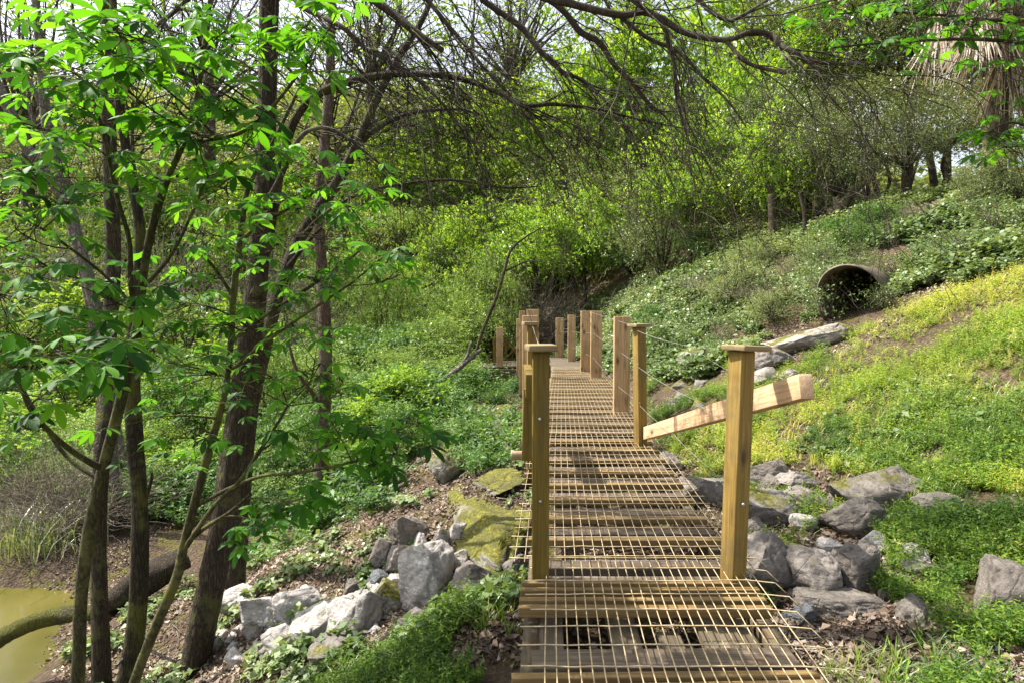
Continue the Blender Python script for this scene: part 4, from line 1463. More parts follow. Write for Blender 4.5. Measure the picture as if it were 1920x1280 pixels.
trunk_tree("slender_tree", "slim reddish trunk standing alone behind the rubble",
           [[(598, 1020, 8, 32), (600, 950, 8, 28), (606, 800, 8, 26), (610, 640, 8, 24), (604, 520, 8, 23), (598, 400, 8, 21), (608, 280, 8, 19), (618, 150, 8, 17), (622, 0, 8, 15), (626, -150, 8, 12)],
            [(604, 760, 8, 9), (560, 700, 7.8, 7), (540, 640, 7.8, 4)], [(606, 330, 8, 8), (650, 240, 8, 6), (690, 120, 8, 4)]], M['bark_red'])
trunk_tree("slender_tree", "short dead trunk stump leaning at the foot of the slim reddish trunk",
           [[(640, 980, 8.2, 16), (630, 930, 8.2, 14), (622, 890, 8.2, 12)]], M['bark_moss'])
trunk_tree("mossy_tree", "dark mossy trunk with peeling patches left of the thick tree",
           [[(225, 1330, 4.5, 42.6), (243, 1250, 4.5, 36.1), (258, 1150, 4.5, 31.2), (262, 1000, 4.5, 29.5), (260, 900, 4.5, 29.5), (252, 820, 4.5, 29.5), (248, 700, 4.5, 24.6), (258, 560, 4.5, 22.1), (262, 430, 4.5, 19.7), (240, 300, 4.5, 16.4), (222, 180, 4.5, 14.8), (215, 60, 4.5, 13.1), (210, -80, 4.5, 9.8)],
            [(275, 930, 4.5, 8.2), (284, 900, 4.45, 5.7), (285, 885, 4.45, 3.3)]], M['bark_moss'])
trunk_tree("straight_tree", "straight dark trunk furthest left of the foreground group",
           [[(192, 1330, 4.9, 34.4), (188, 1180, 4.9, 31.2), (185, 1000, 4.9, 27.9), (190, 860, 4.9, 26.2), (200, 700, 5.2, 24.6), (212, 500, 5.4, 26.2), (208, 350, 5.4, 24.6), (203, 200, 5.4, 23), (200, 60, 5.4, 21.3), (198, -100, 5.4, 18)]], M['bark'])
trunk_tree("grey_tree", "smooth grey trunk leaning in from the left edge",
           [[(200, 640, 9, 18), (175, 560, 9, 19.7), (165, 520, 9, 21.3), (130, 400, 9, 21.3), (95, 330, 9, 21.3), (50, 275, 9, 19.7), (0, 170, 9, 18), (-60, 60, 9, 16.4)], [(95, 330, 9, 9.8), (70, 250, 9, 6.6), (30, 130, 9, 4.1)],
            [(200, 640, 9, 19.7), (205, 760, 9, 23), (208, 900, 9, 27.9), (208, 990, 9, 32.8)]], M['bark_pale'])
trunk_tree("grey_tree", "smooth grey trunk curving upward below the top left corner",
           [[(230, 900, 10, 27.9), (205, 760, 10, 24.6), (170, 560, 10, 23), (140, 430, 10, 22.1), (112, 320, 10, 21.3), (90, 240, 10, 19.7), (80, 150, 10, 16.4), (70, 40, 10, 13.1), (60, -100, 10, 9.8)],
            [(90, 240, 10, 8.2), (60, 160, 10, 6.6), (20, 100, 10, 4.1)]], M['bark_pale'])
trunk_tree("leaning_tree", "thin pale leaning tree arching up beside the far platform",
           [[(880, 700, 13.5, 6.5), (905, 620, 13.5, 6.5), (930, 560, 13.5, 6.5), (945, 510, 13.5, 5.8), (958, 470, 13.5, 5.0), (985, 445, 13.5, 3.6), (1020, 425, 13.5, 1.4)], [(945, 510, 13.5, 3.6), (990, 490, 13.5, 2.9), (1040, 495, 13.5, 1.4)]], M['bark'])
trunk_tree("dead_branch", "dead grey branch slanting up out of the bank left of the boardwalk",
           [[(788, 745, 11.5, 10), (820, 720, 11.5, 11), (860, 690, 11.5, 10), (885, 668, 11.5, 9), (903, 655, 11.5, 6)], [(860, 690, 11.5, 8), (875, 670, 11.5, 7), (884, 640, 11.5, 4)]], M['bark_pale'], cat="branch")
trunk_tree("dead_branch", "pale dead branch lying across the dark hollow above the rubble",
           [[(700, 905, 7.2, 8), (730, 918, 7.1, 9), (760, 905, 7.0, 7)], [(735, 950, 7.1, 9), (750, 925, 7.1, 9), (762, 900, 7.1, 7)]], M['bark_pale'], cat="branch")
for n_, (a, lab) in enumerate((
        ([(1450, 470, 14.5, 18), (1448, 420, 14.5, 16), (1447, 365, 14.5, 15)], "stout pale trunk on the lower left of the ridge"),
        ([(1612, 400, 15, 8), (1605, 360, 15, 7), (1596, 310, 15, 6), (1590, 260, 15, 4)], "leftmost thin pale stem of the ridge cluster"),
        ([(1628, 392, 15, 7), (1618, 350, 15, 6), (1608, 290, 15, 4)], "second thin pale stem of the ridge cluster"),
        ([(1648, 380, 15, 10), (1640, 340, 15, 9), (1630, 290, 15, 7), (1622, 240, 15, 5)], "stoutest pale stem of the ridge cluster"),
        ([(1655, 378, 15, 6), (1668, 340, 15, 6), (1660, 300, 15, 5), (1664, 280, 15, 4)], "crooked dark stem right of the pale ridge stems"),
        ([(1752, 350, 15.5, 14), (1748, 320, 15.5, 12), (1742, 285, 15.5, 11), (1738, 240, 15.5, 8)], "dark trunk standing against the bright gap left of the palm"),
        ([(1778, 350, 15, 11), (1778, 300, 15, 10), (1780, 250, 15, 9)], "straight dark trunk nearest the palm in the bright gap"),
        ([(1700, 372, 15, 7), (1712, 330, 15, 6), (1725, 290, 15, 4)], "thin slanting trunk in the bright gap on the ridge"),
        ([(1510, 440, 13.8, 9), (1508, 400, 13.8, 8), (1500, 360, 13.8, 6)], "thin dark trunk below the low dark crown"),
        ([(1560, 405, 14, 26), (1580, 385, 14, 20), (1600, 360, 14, 16), (1632, 335, 14, 8)], "thick dark fallen trunk under the ridge trees"))):
    trunk_tree("ridge_tree", lab, [a], M['bark'] if n_ not in (1, 2, 3) else M['bark_pale'], sides=8)

# ------------------------------------------------------------------ palmate-leaved young trees
def palmate(ends, size, r, flat=.35, nl=5, jitter=.0):
    """leaf rosettes: returns arrays for stamping leaflets"""
    fw, up, ps, sc, va = [], [], [], [], []
    for (p, dd, v) in ends:
        az0 = math.atan2(dd[1], dd[0])
        nrm = norm(np.array([r.normal(0, flat), r.normal(0, flat), 1.0]))
        s_ = size * (.65 + .6 * r.random())
        k = nl + (1 if r.random() < .3 else 0)
        span = 2.3 if k == 5 else 2.6
        ang = az0 + np.linspace(-span, span, k) * .72 + r.normal(0, .08, k)
        x = norm(np.cross(nrm, [0, 0, 1.0]) + np.array([1e-3, 0, 0]))
        for q, a in enumerate(ang):
            f = np.array([math.cos(a), math.sin(a), 0])
            f = f - nrm * f.dot(nrm)
            f[2] -= .12 + .22 * r.random()
            fw.append(f)
            up.append(nrm + r.normal(0, .13, 3))
            ps.append(p)
            mid = 1 - abs(q - (k - 1) / 2) / k * .75
            sc.append(s_ * mid)
            va.append(np.clip(v + r.normal(0, .12), 0, 1))
    return np.array(fw), np.array(up), np.array(ps), np.array(sc), np.array(va)


def leafy_branches(mb, starts, r, L, r0, trop, n_each, level=1, kids=3):
    ends = []
    for (p, t) in starts:
        for _ in range(n_each):
            dr = norm(t + r.normal(0, .7, 3))
            grow(mb, p, dr, L * (.5 + .8 * r.random()), r0, level, r, trop=trop, seg=7, wig=.10, kids=kids, sides=4, ends=ends)
    return ends


def young_tree(label, stems, seed, leafspots, size=.12, name="young_tree"):
    """stems as pixel paths; leafspots: (px, py, depth, radius px, count) where foliage hangs; twigs join it to the nearest stem"""
    r = np.random.default_rng(seed)
    b = px_path(stems[0], 6)[0][0]
    root = empty(name, b, label, "tree")
    allp, allr = [], []
    for n_, st in enumerate(stems):
        pts, rad = px_path(st, 8)
        allp.append(pts)
        allr.append(rad)
        MB().tube(pts, rad, 10, .04).build("trunk" if n_ == 0 else "branch", M['stem'], root, smooth=True)
    AP = np.concatenate(allp)
    AR = np.concatenate(allr)
    tw = MB()
    ends = []
    for (cx, cy, cdp, cr, cnt) in leafspots:
        c = P(cx, cy, cdp)
        # main twig from a stem point lying lower than the spot
        w_ = np.linalg.norm(AP - c, axis=1) + np.maximum(AP[:, 2] - c[2] + .05, 0) * 2.5
        k = int(np.argmin(w_))
        a = AP[k]
        n = 9
        t = np.linspace(0, 1, n)[:, None]
        mid = (a + c) / 2 + r.normal(0, .05, 3) + [0, 0, .04]
        p = (1 - t) ** 2 * a + 2 * t * (1 - t) * mid + t ** 2 * c
        ra = min(AR[k] * .6, .010)
        tw.tube(p, np.linspace(ra, .003, n), 5)
        for _ in range(int(cnt * 2.15)):
            rr = cr * cdp / FPX
            e = c + r.normal(size=3) * [rr, rr * .9, rr * .6]
            s_ = p[r.integers(4, n)]
            q = s_ + (e - s_) * np.linspace(0, 1, 5)[:, None]
            q[1:4] += r.normal(0, .012, (3, 3))
            tw.tube(q, np.linspace(.003, .0015, 5), 3)
            ends.append((e, norm(e - s_), .45 + r.normal(0, .27)))
    tw.build("twigs", M['stem'], root, smooth=True)
    fw, up, ps, sc, va = palmate(ends, size, r)
    R = frames(fw, up)
    V, F = stamp(LT, LTQ, R, ps, sc)
    me = npmesh("foliage", V - np.array(root.location), F, M['lf_buck'], np.repeat(va, len(LTQ)), smooth=True)
    obj("foliage", me, root)
    return root


young_tree("young tree with bright palmate leaves forking above the mossy log at left",
           [[(140, 1330, 3.3, 27.9), (148, 1230, 3.3, 23), (152, 1120, 3.3, 21.3), (166, 1000, 3.3, 23), (188, 900, 3.3, 21.3), (214, 800, 3.3, 19.7), (238, 700, 3.3, 18), (258, 610, 3.3, 18), (268, 520, 3.3, 14.8), (285, 430, 3.3, 13.9), (312, 340, 3.3, 12.3), (345, 265, 3.3, 11.5), (368, 190, 3.3, 9.8), (380, 110, 3.3, 9), (392, 20, 3.3, 7.4), (398, -60, 3.3, 5.7)],
            [(260, 600, 3.3, 11.5), (246, 540, 3.3, 9.8), (242, 450, 3.3, 9), (222, 380, 3.3, 8.2), (205, 300, 3.3, 7.4), (185, 220, 3.3, 6.6), (162, 150, 3.3, 5.7), (142, 80, 3.3, 4.9), (135, 0, 3.3, 4.1)],
            [(196, 880, 3.3, 13.1), (150, 855, 3.2, 11.5), (105, 820, 3.1, 9.8), (60, 770, 3.0, 9), (30, 700, 3.0, 8.2), (0, 640, 2.9, 7.4), (-60, 600, 2.8, 5.7)],
            [(188, 900, 3.3, 8.2), (130, 860, 3.3, 7.4), (85, 800, 3.3, 6.6), (40, 720, 3.3, 5.7), (15, 640, 3.3, 4.9)],
            [(268, 540, 3.3, 7.4), (320, 480, 3.2, 6.6), (360, 400, 3.2, 5.7), (390, 330, 3.2, 4.9)],
            [(345, 265, 3.3, 7.4), (400, 262, 3.2, 6.6), (460, 245, 3.1, 6.6), (520, 190, 3.0, 5.7), (580, 110, 3.0, 4.9), (620, 50, 3.0, 4.1)],
            [(205, 300, 3.3, 4.9), (212, 250, 3.3, 4.1), (220, 180, 3.3, 3.3), (225, 90, 3.3, 2.5)],
            [(262, 590, 3.3, 6.6), (200, 520, 3.2, 5.7), (110, 450, 3.1, 4.9), (30, 400, 3.0, 4.1)],
            ], 31,
           [(60, 80, 2.9, 60, 7), (150, 60, 2.6, 50, 6), (220, 60, 2.3, 45, 6), (260, 110, 2.5, 50, 5), (120, 130, 2.9, 60, 6), (150, 200, 3.0, 50, 5), (110, 260, 3.1, 40, 4), (60, 330, 2.8, 70, 8), (140, 350, 2.9, 60, 8),
            (30, 430, 2.8, 60, 6), (40, 240, 3.2, 40, 3), (230, 210, 3.1, 50, 5), (90, 500, 2.9, 70, 7), (30, 560, 2.6, 60, 7), (120, 600, 2.6, 60, 6), (170, 650, 2.3, 50, 5), (60, 640, 2.4, 60, 6), (260, 660, 2.4, 50, 5),
            (200, 560, 2.8, 60, 6), (330, 180, 3.1, 50, 5), (360, 100, 3.0, 50, 6), (420, 60, 3.0, 50, 6), (300, 60, 3.1, 50, 5), (480, 110, 3.0, 45, 4), (560, 60, 3.0, 50, 5), (590, 110, 2.9, 40, 4), (420, 190, 3.0, 50, 5),
            (380, 260, 3.1, 60, 6), (460, 270, 2.9, 60, 7), (330, 330, 3.1, 50, 5), (500, 210, 3.0, 40, 3), (430, 350, 3.0, 60, 6), (300, 250, 3.2, 50, 5), (620, 20, 3.0, 50, 4), (100, 730, 2.8, 60, 4), (40, 790, 2.8, 50, 3),
            (190, 120, 2.7, 50, 5), (340, 20, 3.0, 50, 5), (250, 330, 3.2, 40, 4)], size=.118)
young_tree("young leafy tree with a slender curved stem between the thick tree and the mossy trunk",
           [[(235, 1330, 3.7, 22.9), (262, 1250, 3.7, 19.4), (298, 1160, 3.7, 19.4), (332, 1080, 3.7, 18.5), (345, 1020, 3.7, 17.6), (368, 930, 3.7, 16.7), (396, 830, 3.7, 15), (420, 740, 3.7, 13.2), (432, 650, 3.7, 12.3), (438, 550, 3.7, 12.3), (452, 430, 3.7, 11.4), (466, 350, 3.7, 9.7), (500, 290, 3.7, 7.9), (545, 200, 3.7, 6.2), (590, 110, 3.7, 4.4)],
            [(345, 1030, 3.7, 10.6), (400, 950, 3.5, 8.8), (450, 900, 3.4, 7.9), (490, 840, 3.3, 7), (510, 810, 3.3, 6.2), (540, 760, 3.3, 4.4)],
            [(372, 945, 3.7, 8.8), (430, 915, 3.6, 7.9), (490, 892, 3.5, 7), (560, 885, 3.4, 6.2), (640, 870, 3.3, 5.3), (720, 850, 3.2, 3.5)],
            [(350, 1015, 3.7, 10.6), (390, 985, 3.6, 8.8), (430, 960, 3.5, 7), (470, 925, 3.4, 5.3)],
            [(434, 640, 3.7, 7.9), (500, 590, 3.5, 7), (570, 545, 3.4, 6.2), (650, 490, 3.4, 4.4), (710, 440, 3.4, 2.6)],
            [(436, 690, 3.7, 7), (520, 625, 3.3, 6.2), (600, 570, 3.1, 5.3), (660, 530, 3.1, 3.5), (720, 480, 3.1, 2.6)],
            [(452, 450, 3.7, 7.9), (490, 420, 3.6, 7), (560, 380, 3.5, 5.3), (620, 340, 3.5, 3.5)],
            [(440, 560, 3.7, 7), (400, 500, 3.6, 5.3), (360, 460, 3.5, 3.5)],
            ], 32,
           [(540, 330, 3.5, 60, 7), (600, 320, 3.4, 60, 7), (640, 370, 3.4, 50, 6), (560, 400, 3.5, 50, 5), (500, 380, 3.6, 50, 4), (400, 440, 3.5, 60, 6), (380, 520, 3.5, 60, 6), (460, 480, 3.6, 60, 5), (330, 500, 3.5, 60, 6), (330, 580, 3.3, 60, 6),
            (420, 600, 3.5, 60, 6), (520, 560, 3.3, 60, 6), (580, 520, 3.3, 50, 5), (640, 500, 3.3, 50, 5), (560, 620, 3.2, 60, 6), (600, 680, 3.1, 50, 5), (500, 700, 3.3, 50, 5), (450, 760, 3.5, 50, 5), (380, 700, 3.4, 60, 6), (740, 485, 3.2, 28, 4), (750, 515, 3.1, 25, 3),
            (320, 680, 2.9, 60, 5), (300, 780, 3.3, 60, 4), (350, 820, 3.4, 50, 4), (470, 990, 3.2, 28, 4), (560, 950, 3.1, 30, 5), (510, 960, 3.2, 26, 3), (620, 790, 3.2, 50, 6), (690, 800, 3.1, 50, 6), (740, 830, 3.1, 40, 6), (660, 850, 3.2, 45, 5), (780, 790, 3.1, 32, 4), (700, 880, 3.2, 30, 4),
            (520, 820, 3.4, 40, 4), (640, 740, 3.2, 40, 4), (600, 450, 3.4, 40, 3)], size=.105)
# leafy boughs entering at the top right
young_tree("broad leaved branchy tree reaching in from the top right corner in front of the palm",
           [[(2300, 900, 4.2, 60), (2260, 500, 4.2, 50), (2200, 200, 4.2, 40), (2150, -100, 4.2, 30)],
            [(2190, 150, 4.2, 22), (2050, 90, 4.0, 12), (1920, 80, 3.9, 8), (1810, 74, 3.9, 6), (1700, 78, 3.8, 5), (1620, 84, 3.8, 4), (1560, 90, 3.8, 3)],
            [(2200, 20, 4.2, 18), (2050, 25, 4.1, 10), (1900, 40, 4.0, 7), (1780, 30, 4.0, 5), (1650, 22, 4.0, 4), (1560, 28, 4.0, 3)],
            [(2220, 420, 4.2, 18), (2080, 330, 3.9, 10), (1980, 260, 3.8, 7), (1900, 230, 3.7, 5), (1850, 250, 3.7, 3)],
            ], 33,
           [(1900, 30, 3.9, 50, 8), (1840, 20, 3.9, 50, 8), (1780, 50, 3.9, 50, 6), (1880, 80, 3.9, 40, 4), (1915, 130, 3.8, 40, 5), (1740, 20, 4.0, 50, 5), (1690, 50, 3.9, 40, 4), (1640, 90, 3.8, 30, 3), (1600, 20, 4.0, 40, 3),
            (1915, 190, 3.8, 30, 2), (1910, 260, 3.7, 30, 4), (1870, 250, 3.7, 25, 3), (1560, 60, 3.9, 30, 2), (1900, 290, 3.7, 30, 3), (1540, 20, 3.9, 40, 3)], size=.10, name="overhanging_tree")

# ------------------------------------------------------------------ palm
pr = empty("palm_tree", P(1862, 335, 11.0), "tall palm wearing a shaggy skirt of dry hanging fronds", "tree")
r = np.random.default_rng(5)
base = P(1862, 345, 11.0)
z = np.linspace(-.3, 6.5, 20)
pts = base + np.c_[np.zeros(20), np.zeros(20), z]
MB().tube(pts, np.full(20, .19), 14, .06).build("trunk", M['bark'], pr, smooth=True)


def frond(seed, n=30, L=1.4, spread=.42, mat=None, stalk=.75, name="dead_frond"):
    r = np.random.default_rng(seed)
    mb = MB()
    # stalk along +Y, blades fan from its end and hang
    s0 = np.array([0, 0, 0.0])
    s1 = np.array([0, stalk, 0.0])
    mb.tube(np.array([s0, (s0 + s1) / 2 + [0, 0, .05], s1]), [.02, .016, .012], 4)
    for q in range(n):
        a = (q / (n - 1) - .5) * 2 * spread + r.normal(0, .03)
        l = L * (.75 + .35 * r.random())
        t = np.linspace(0, 1, 7)
        p = s1 + np.c_[np.sin(a) * l * t, np.cos(a) * l * t, r.normal(0, .10) * t ** 2 * l + .06 * np.sin(q) * t]
        p += np.cumsum(r.normal(0, .010, (7, 3)), 0)
        w_ = (.013 if 'dead' in name else .018) * np.array([.5, 1, 1, .9, .7, .45, .08])
        sd_ = np.array([math.cos(a), -math.sin(a), 0]) * .85 + np.array([0, 0, .5])
        V = np.concatenate([p - sd_ * w_[:, None], p + sd_ * w_[:, None]])
        k = np.arange(6)
        mb.add(V, np.stack([k, k + 7, k + 8, k + 1], -1), None, np.clip(.5 + r.normal(0, .28), 0, 1))
    return mb.mesh(name, mat, False, True)


FD = [frond(1, mat=M['frond_dry']), frond(2, mat=M['frond_dry'], spread=.3, L=1.5), frond(3, mat=M['frond_dry'], spread=.5)]
FG = [frond(4, mat=M['frond_g'], n=40, L=1.0, spread=.85, name="green_frond"), frond(6, mat=M['frond_g'], n=36, spread=1.3, L=.95, name="green_frond")]
for q in range(54):
    az = r.random() * 6.28
    zz = 2.85 + r.random() * 3.2
    o = obj("dead_frond", FD[q % 3], pr, (math.cos(az) * .25, math.sin(az) * .25, zz + .0 + .01))
    o.rotation_euler = (Vector((math.cos(az) * (.05 + .28 * r.random()), math.sin(az) * (.05 + .28 * r.random()), -1)).to_track_quat('Y', 'Z')).to_euler()
for px, py, sp in ((1775, -60, -.6),):
    c = P(px, py, 10.6) - base
    o = obj("dead_frond", FD[1], pr, tuple(c))
    o.rotation_euler = Vector((sp * .35, -.1, -1)).to_track_quat('Y', 'Z').to_euler()
for q in range(22):
    az = q / 22 * 6.28 + r.normal(0, .1)
    el = r.uniform(-.5, .9)
    o = obj("green_frond", FG[q % 2], pr, (math.cos(az) * .2, math.sin(az) * .2, 5.6 + r.random() * .9))
    o.scale = (1.2, 1.5, 1.2)
    o.rotation_euler = Vector((math.cos(az), math.sin(az), el)).to_track_quat('Y', 'Z').to_euler()

# ------------------------------------------------------------------ logs by the creek
def log(name, label, rows, mat, sides=16, wob=.09):
    pts, rad = px_path(rows, 8)
    o = MB().tube(pts, rad * .88, sides, wob).build(name, mat, None, smooth=True, loc=pts[0])
    return tag(o, label, "log")


log("mossy_log", "mossy fallen log reaching over the creek at bottom left", [(-140, 1240, 5.4, 44), (-40, 1215, 5.3, 42), (20, 1185, 5.2, 38), (80, 1160, 5.1, 35), (135, 1150, 5.0, 32), (180, 1150, 5.0, 26)], M['log_moss'])
log("fallen_log", "big dark fallen log behind the trunks at the edge of the creek", [(170, 1150, 6.2, 40), (215, 1125, 6.3, 48), (260, 1095, 6.5, 58), (310, 1065, 6.7, 62), (350, 1045, 6.8, 50)], M['bark'])
log("fallen_branch", "thin fallen branch resting on the litter at the foot of the thick tree", [(215, 1250, 4.4, 7), (260, 1215, 4.5, 7), (330, 1240, 4.4, 6)], M['bark_pale'], 8)

# ------------------------------------------------------------------ ground cover
REG = {
    'band': [(1480, 850), (1600, 750), (1920, 660), (2400, 620), (2400, 900), (1700, 905)],
    'yellow': [(1400, 740), (1600, 625), (1750, 565), (2400, 330), (2400, 900), (1920, 930), (1700, 905), (1450, 870), (1330, 900), (1235, 850), (1300, 800), (1420, 790)],
    'herbR': [(1650, 1010), (1720, 920), (1900, 850), (2400, 800), (2400, 1120), (1930, 1190), (1840, 1060), (1800, 1150), (1690, 1140)],
    'slope': [(1120, 560), (1290, 490), (1500, 420), (2400, 230), (2400, 330), (1780, 545), (1560, 590), (1430, 640), (1380, 700), (1240, 720), (1140, 650)],
    'mossy': [(1200, 700), (1420, 640), (1430, 800), (1240, 860)],
    'herbL': [(560, 1500), (600, 1260), (700, 1210), (830, 1150), (930, 1080), (1000, 1060), (1020, 1500)],
    'lush': [(200, 1000), (440, 985), (590, 960), (690, 880), (790, 810), (860, 765), (930, 725), (900, 600), (-300, 560), (-300, 880), (100, 900)],
    'litter': [(-100, 1700), (100, 1290), (190, 1130), (330, 1090), (430, 1090), (600, 1000), (700, 880), (860, 765), (930, 720), (1000, 690), (1000, 1060), (830, 1150), (700, 1210), (560, 1300)],
    'litR': [(1200, 850), (1330, 880), (1450, 870), (1720, 900), (1700, 1150), (1850, 1150), (2400, 1100), (2400, 1600), (1200, 1500)],
    'far': [(900, 600), (1120, 560), (1200, 700), (1040, 700), (930, 720)],
}


def sample(n, ymax=16.0, ymin=1.2, power=1.6, xr=1.15):
    """world points on the ground, denser near the camera"""
    u = rng.random(n)
    a, b = ymin ** (2 - power), ymax ** (2 - power)
    Y = (a + (b - a) * u) ** (1 / (2 - power))
    X = (rng.random(n) * 2 - 1) * (Y * .92 + .4) * xr
    Z = ground_z(X, Y)
    px, py = proj(X, Y, Z)
    return X, Y, Z, px, py


def deck_mask(X, Y, pad=.0):
    l = np.interp(Y, DK[:, 0], DK[:, 1])
    rr = np.interp(Y, DK[:, 0], DK[:, 2])
    return (X > l - pad) & (X < rr + pad) & (Y < 19)


def slope_normals(X, Y):
    e = .15
    dx = (ground_z(X + e, Y) - ground_z(X - e, Y)) / (2 * e)
    dy = (ground_z(X, Y + e) - ground_z(X, Y - e)) / (2 * e)
    return norm(np.stack([-dx, -dy, np.ones_like(dx)], -1))


def herb_template(seed, nst, nlf, H, lf, TV=LEAF, droop=.3):
    r = np.random.default_rng(seed)
    fw, up, ps, sc = [], [], [], []
    for q in range(nst):
        az = r.random() * 6.28
        out = .25 + .55 * r.random()
        h = H * (.5 + .7 * r.random())
        for k in range(nlf):
            t = (k + 1) / nlf
            p = np.array([math.cos(az) * out * h * t, math.sin(az) * out * h * t, h * t - droop * h * t * t * out])
            for s_ in (0, 1):
                a2 = r.random() * 6.28
                fw.append([math.cos(a2), math.sin(a2), .15 + r.normal(0, .5)])
                up.append([r.normal(0, .5), r.normal(0, .5), 1])
                ps.append(p)
                sc.append(lf * (.6 + .6 * r.random()))
    R = frames(np.array(fw), np.array(up))
    return stamp(TV, LEAF_Q, R, np.array(ps), np.array(sc))


def blade_template(seed, n, H, w0=.004):
    r = np.random.default_rng(seed)
    V, Q = [], []
    for q in range(n):
        az = r.random() * 6.28
        l = H * (.5 + .8 * r.random())
        ln = .2 + .7 * r.random()
        b = np.array([r.normal(0, .012), r.normal(0, .012), 0])
        dd = np.array([math.cos(az), math.sin(az), 0])
        sd_ = np.array([-dd[1], dd[0], 0])
        k = len(V)
        for t, w_ in ((0, 1), (.45, .9), (.8, .6), (1, .05)):
            c = b + dd * ln * l * t ** 1.8 + np.array([0, 0, l * (t - .45 * ln * t * t)])
            V += [c - sd_ * w0 * w_, c + sd_ * w0 * w_]
        for s_ in range(3):
            Q.append([k + 2 * s_, k + 2 * s_ + 1, k + 2 * s_ + 3, k + 2 * s_ + 2])
    return np.array(V), np.array(Q)


def cover(name, temps, X, Y, Z, smin, smax, mat, patch=(1.2, .5), align=.6, seed=0, vbias=0.0, hmod=0.0, lift=0.0):
    Vs, Fs, As, off = [], [], [], 0
    n = len(X)
    r = np.random.default_rng(seed)
    which = r.integers(0, len(temps), n)
    Nn = slope_normals(X, Y)
    for q, (TV, TQ) in enumerate(temps):
        m = which == q
        if not m.any():
            continue
        x, y, z_ = X[m], Y[m], Z[m]
        up = Nn[m] * align + np.array([0, 0, 1 - align])
        az = r.random(m.sum()) * 6.28
        f = np.stack([np.cos(az), np.sin(az), 0 * az], -1)
        f = norm(f - up * (f * up).sum(-1, keepdims=True))
        R = frames(f, up)
        sc = smin + (smax - smin) * r.random(m.sum()) ** 1.5
        if hmod:
            mo = vnoise(x, y, 1.3, 51) * .6 + vnoise(x, y, 3.4, 52) * .4
            sc = sc * (1 - hmod + 2 * hmod * mo)
            z_ = z_ + lift * np.maximum(mo - .4, 0) * r.random(len(x))
        V, F = stamp(TV, TQ, R, np.stack([x, y, z_ - .004], -1), sc)
        base = vnoise(x, y, patch[0], 9) * .55 + vnoise(x, y, patch[0] * 3.1, 5) * .25 + .1 + vbias
        val = np.clip(base[:, None] + r.normal(0, .16, len(x))[:, None] + r.normal(0, .13, (len(x), len(TQ))), 0, 1)
        Vs.append(V)
        Fs.append(F + off)
        As.append(val.ravel())
        off += len(V)
    o = obj(name, npmesh(name, np.concatenate(Vs), np.concatenate(Fs), mat, np.concatenate(As)))
    return tag(o, kind="stuff")


def regmask(name, px, py):
    return inside(px, py, REG[name])


# feathery yellow green herbs on the right slope
HB = [herb_template(q, 5, 5, .11, .019, LEAF_N * [1.0, 1, 1]) for q in range(6)]
HG = [herb_template(20 + q, 6, 6, .13, .021, LEAF * [.62, 1, 1]) for q in range(6)]
HW = [herb_template(30 + q, 4, 2, .09, .055, LEAF * [1.4, 1, 1], .6) for q in range(4)]
X, Y, Z, px, py = sample(150000, 13)
m = regmask('yellow', px, py) & (vnoise(X, Y, 1.7, 3) + .5 * vnoise(X, Y, 7, 4) + .5 * rng.random(len(X)) > .82)
m &= ~regmask('band', px, py) | (rng.random(len(X)) > .65)
cover("yellow_green_herbs", HB, X[m], Y[m], Z[m], .7, 1.6, M['lf_grass'], (.8, .5), vbias=.08, seed=1, hmod=.35, lift=.05)
X, Y, Z, px, py = sample(105000, 11)
nz = vnoise(X, Y, 7, 61) * .45 + rng.random(len(X)) * .25
m = (regmask('herbR', px, py) & (vnoise(X, Y, 2.1, 6) + nz > .92)) | (regmask('herbL', px, py) & (vnoise(X, Y, 2.3, 7) + nz > .96)) | (regmask('litR', px, py) & (vnoise(X, Y, 2.2, 8) + nz > 1.17)) | (regmask('mossy', px, py) & (vnoise(X, Y, 2.2, 8) > .55)) | (regmask('yellow', px, py) & (vnoise(X, Y, .8, 12) > .80)) | (regmask('band', px, py) & (vnoise(X, Y, 1.9, 12) + nz > .70))
m &= ~deck_mask(X, Y, .03)
cover("green_herbs", HG, X[m], Y[m], Z[m], .6, 1.4, M['lf_herb'], (1.0, .5), seed=2, hmod=.45, lift=.08)
X, Y, Z, px, py = sample(16000, 11)
m = ((regmask('herbR', px, py) | regmask('band', px, py)) & (vnoise(X, Y, 1.6, 71) > .60)) | (regmask('herbL', px, py) & (vnoise(X, Y, 1.7, 72) > .55)) | (regmask('litter', px, py) & (vnoise(X, Y, 2.7, 73) > .6))
m &= ~deck_mask(X, Y, .03)
cover("broad_weeds", HW, X[m], Y[m], Z[m], .5, 1.4, M['lf_ivy'], (1.0, .5), seed=8, hmod=.5, lift=.1)
# grass blades
GB = [blade_template(q, 9, .12, .0026) for q in range(3)]
X, Y, Z, px, py = sample(16000, 11)
m = (regmask('herbR', px, py) & (vnoise(X, Y, 1.4, 16) > .55)) | (regmask('herbL', px, py) & (vnoise(X, Y, 1.5, 17) > .62)) | (regmask('yellow', px, py) & (vnoise(X, Y, 1.1, 18) > .7)) | (regmask('litR', px, py) & (vnoise(X, Y, 3, 19) > .66))
m &= ~deck_mask(X, Y, .03)
cover("grass_blades", GB, X[m], Y[m], Z[m], .5, 1.4, M['lf_herb'], (1.5, .5), seed=3, vbias=.1)
X, Y, Z, px, py = sample(36000, 12)
m = regmask('yellow', px, py) & (vnoise(X, Y, 1.9, 91) > .35)
cover("straw_grass", [blade_template(90 + q, 8, .09, .0018) for q in range(4)], X[m], Y[m], Z[m], .5, 1.4, M['lf_grass'], (1.5, .5), seed=13, vbias=.25)
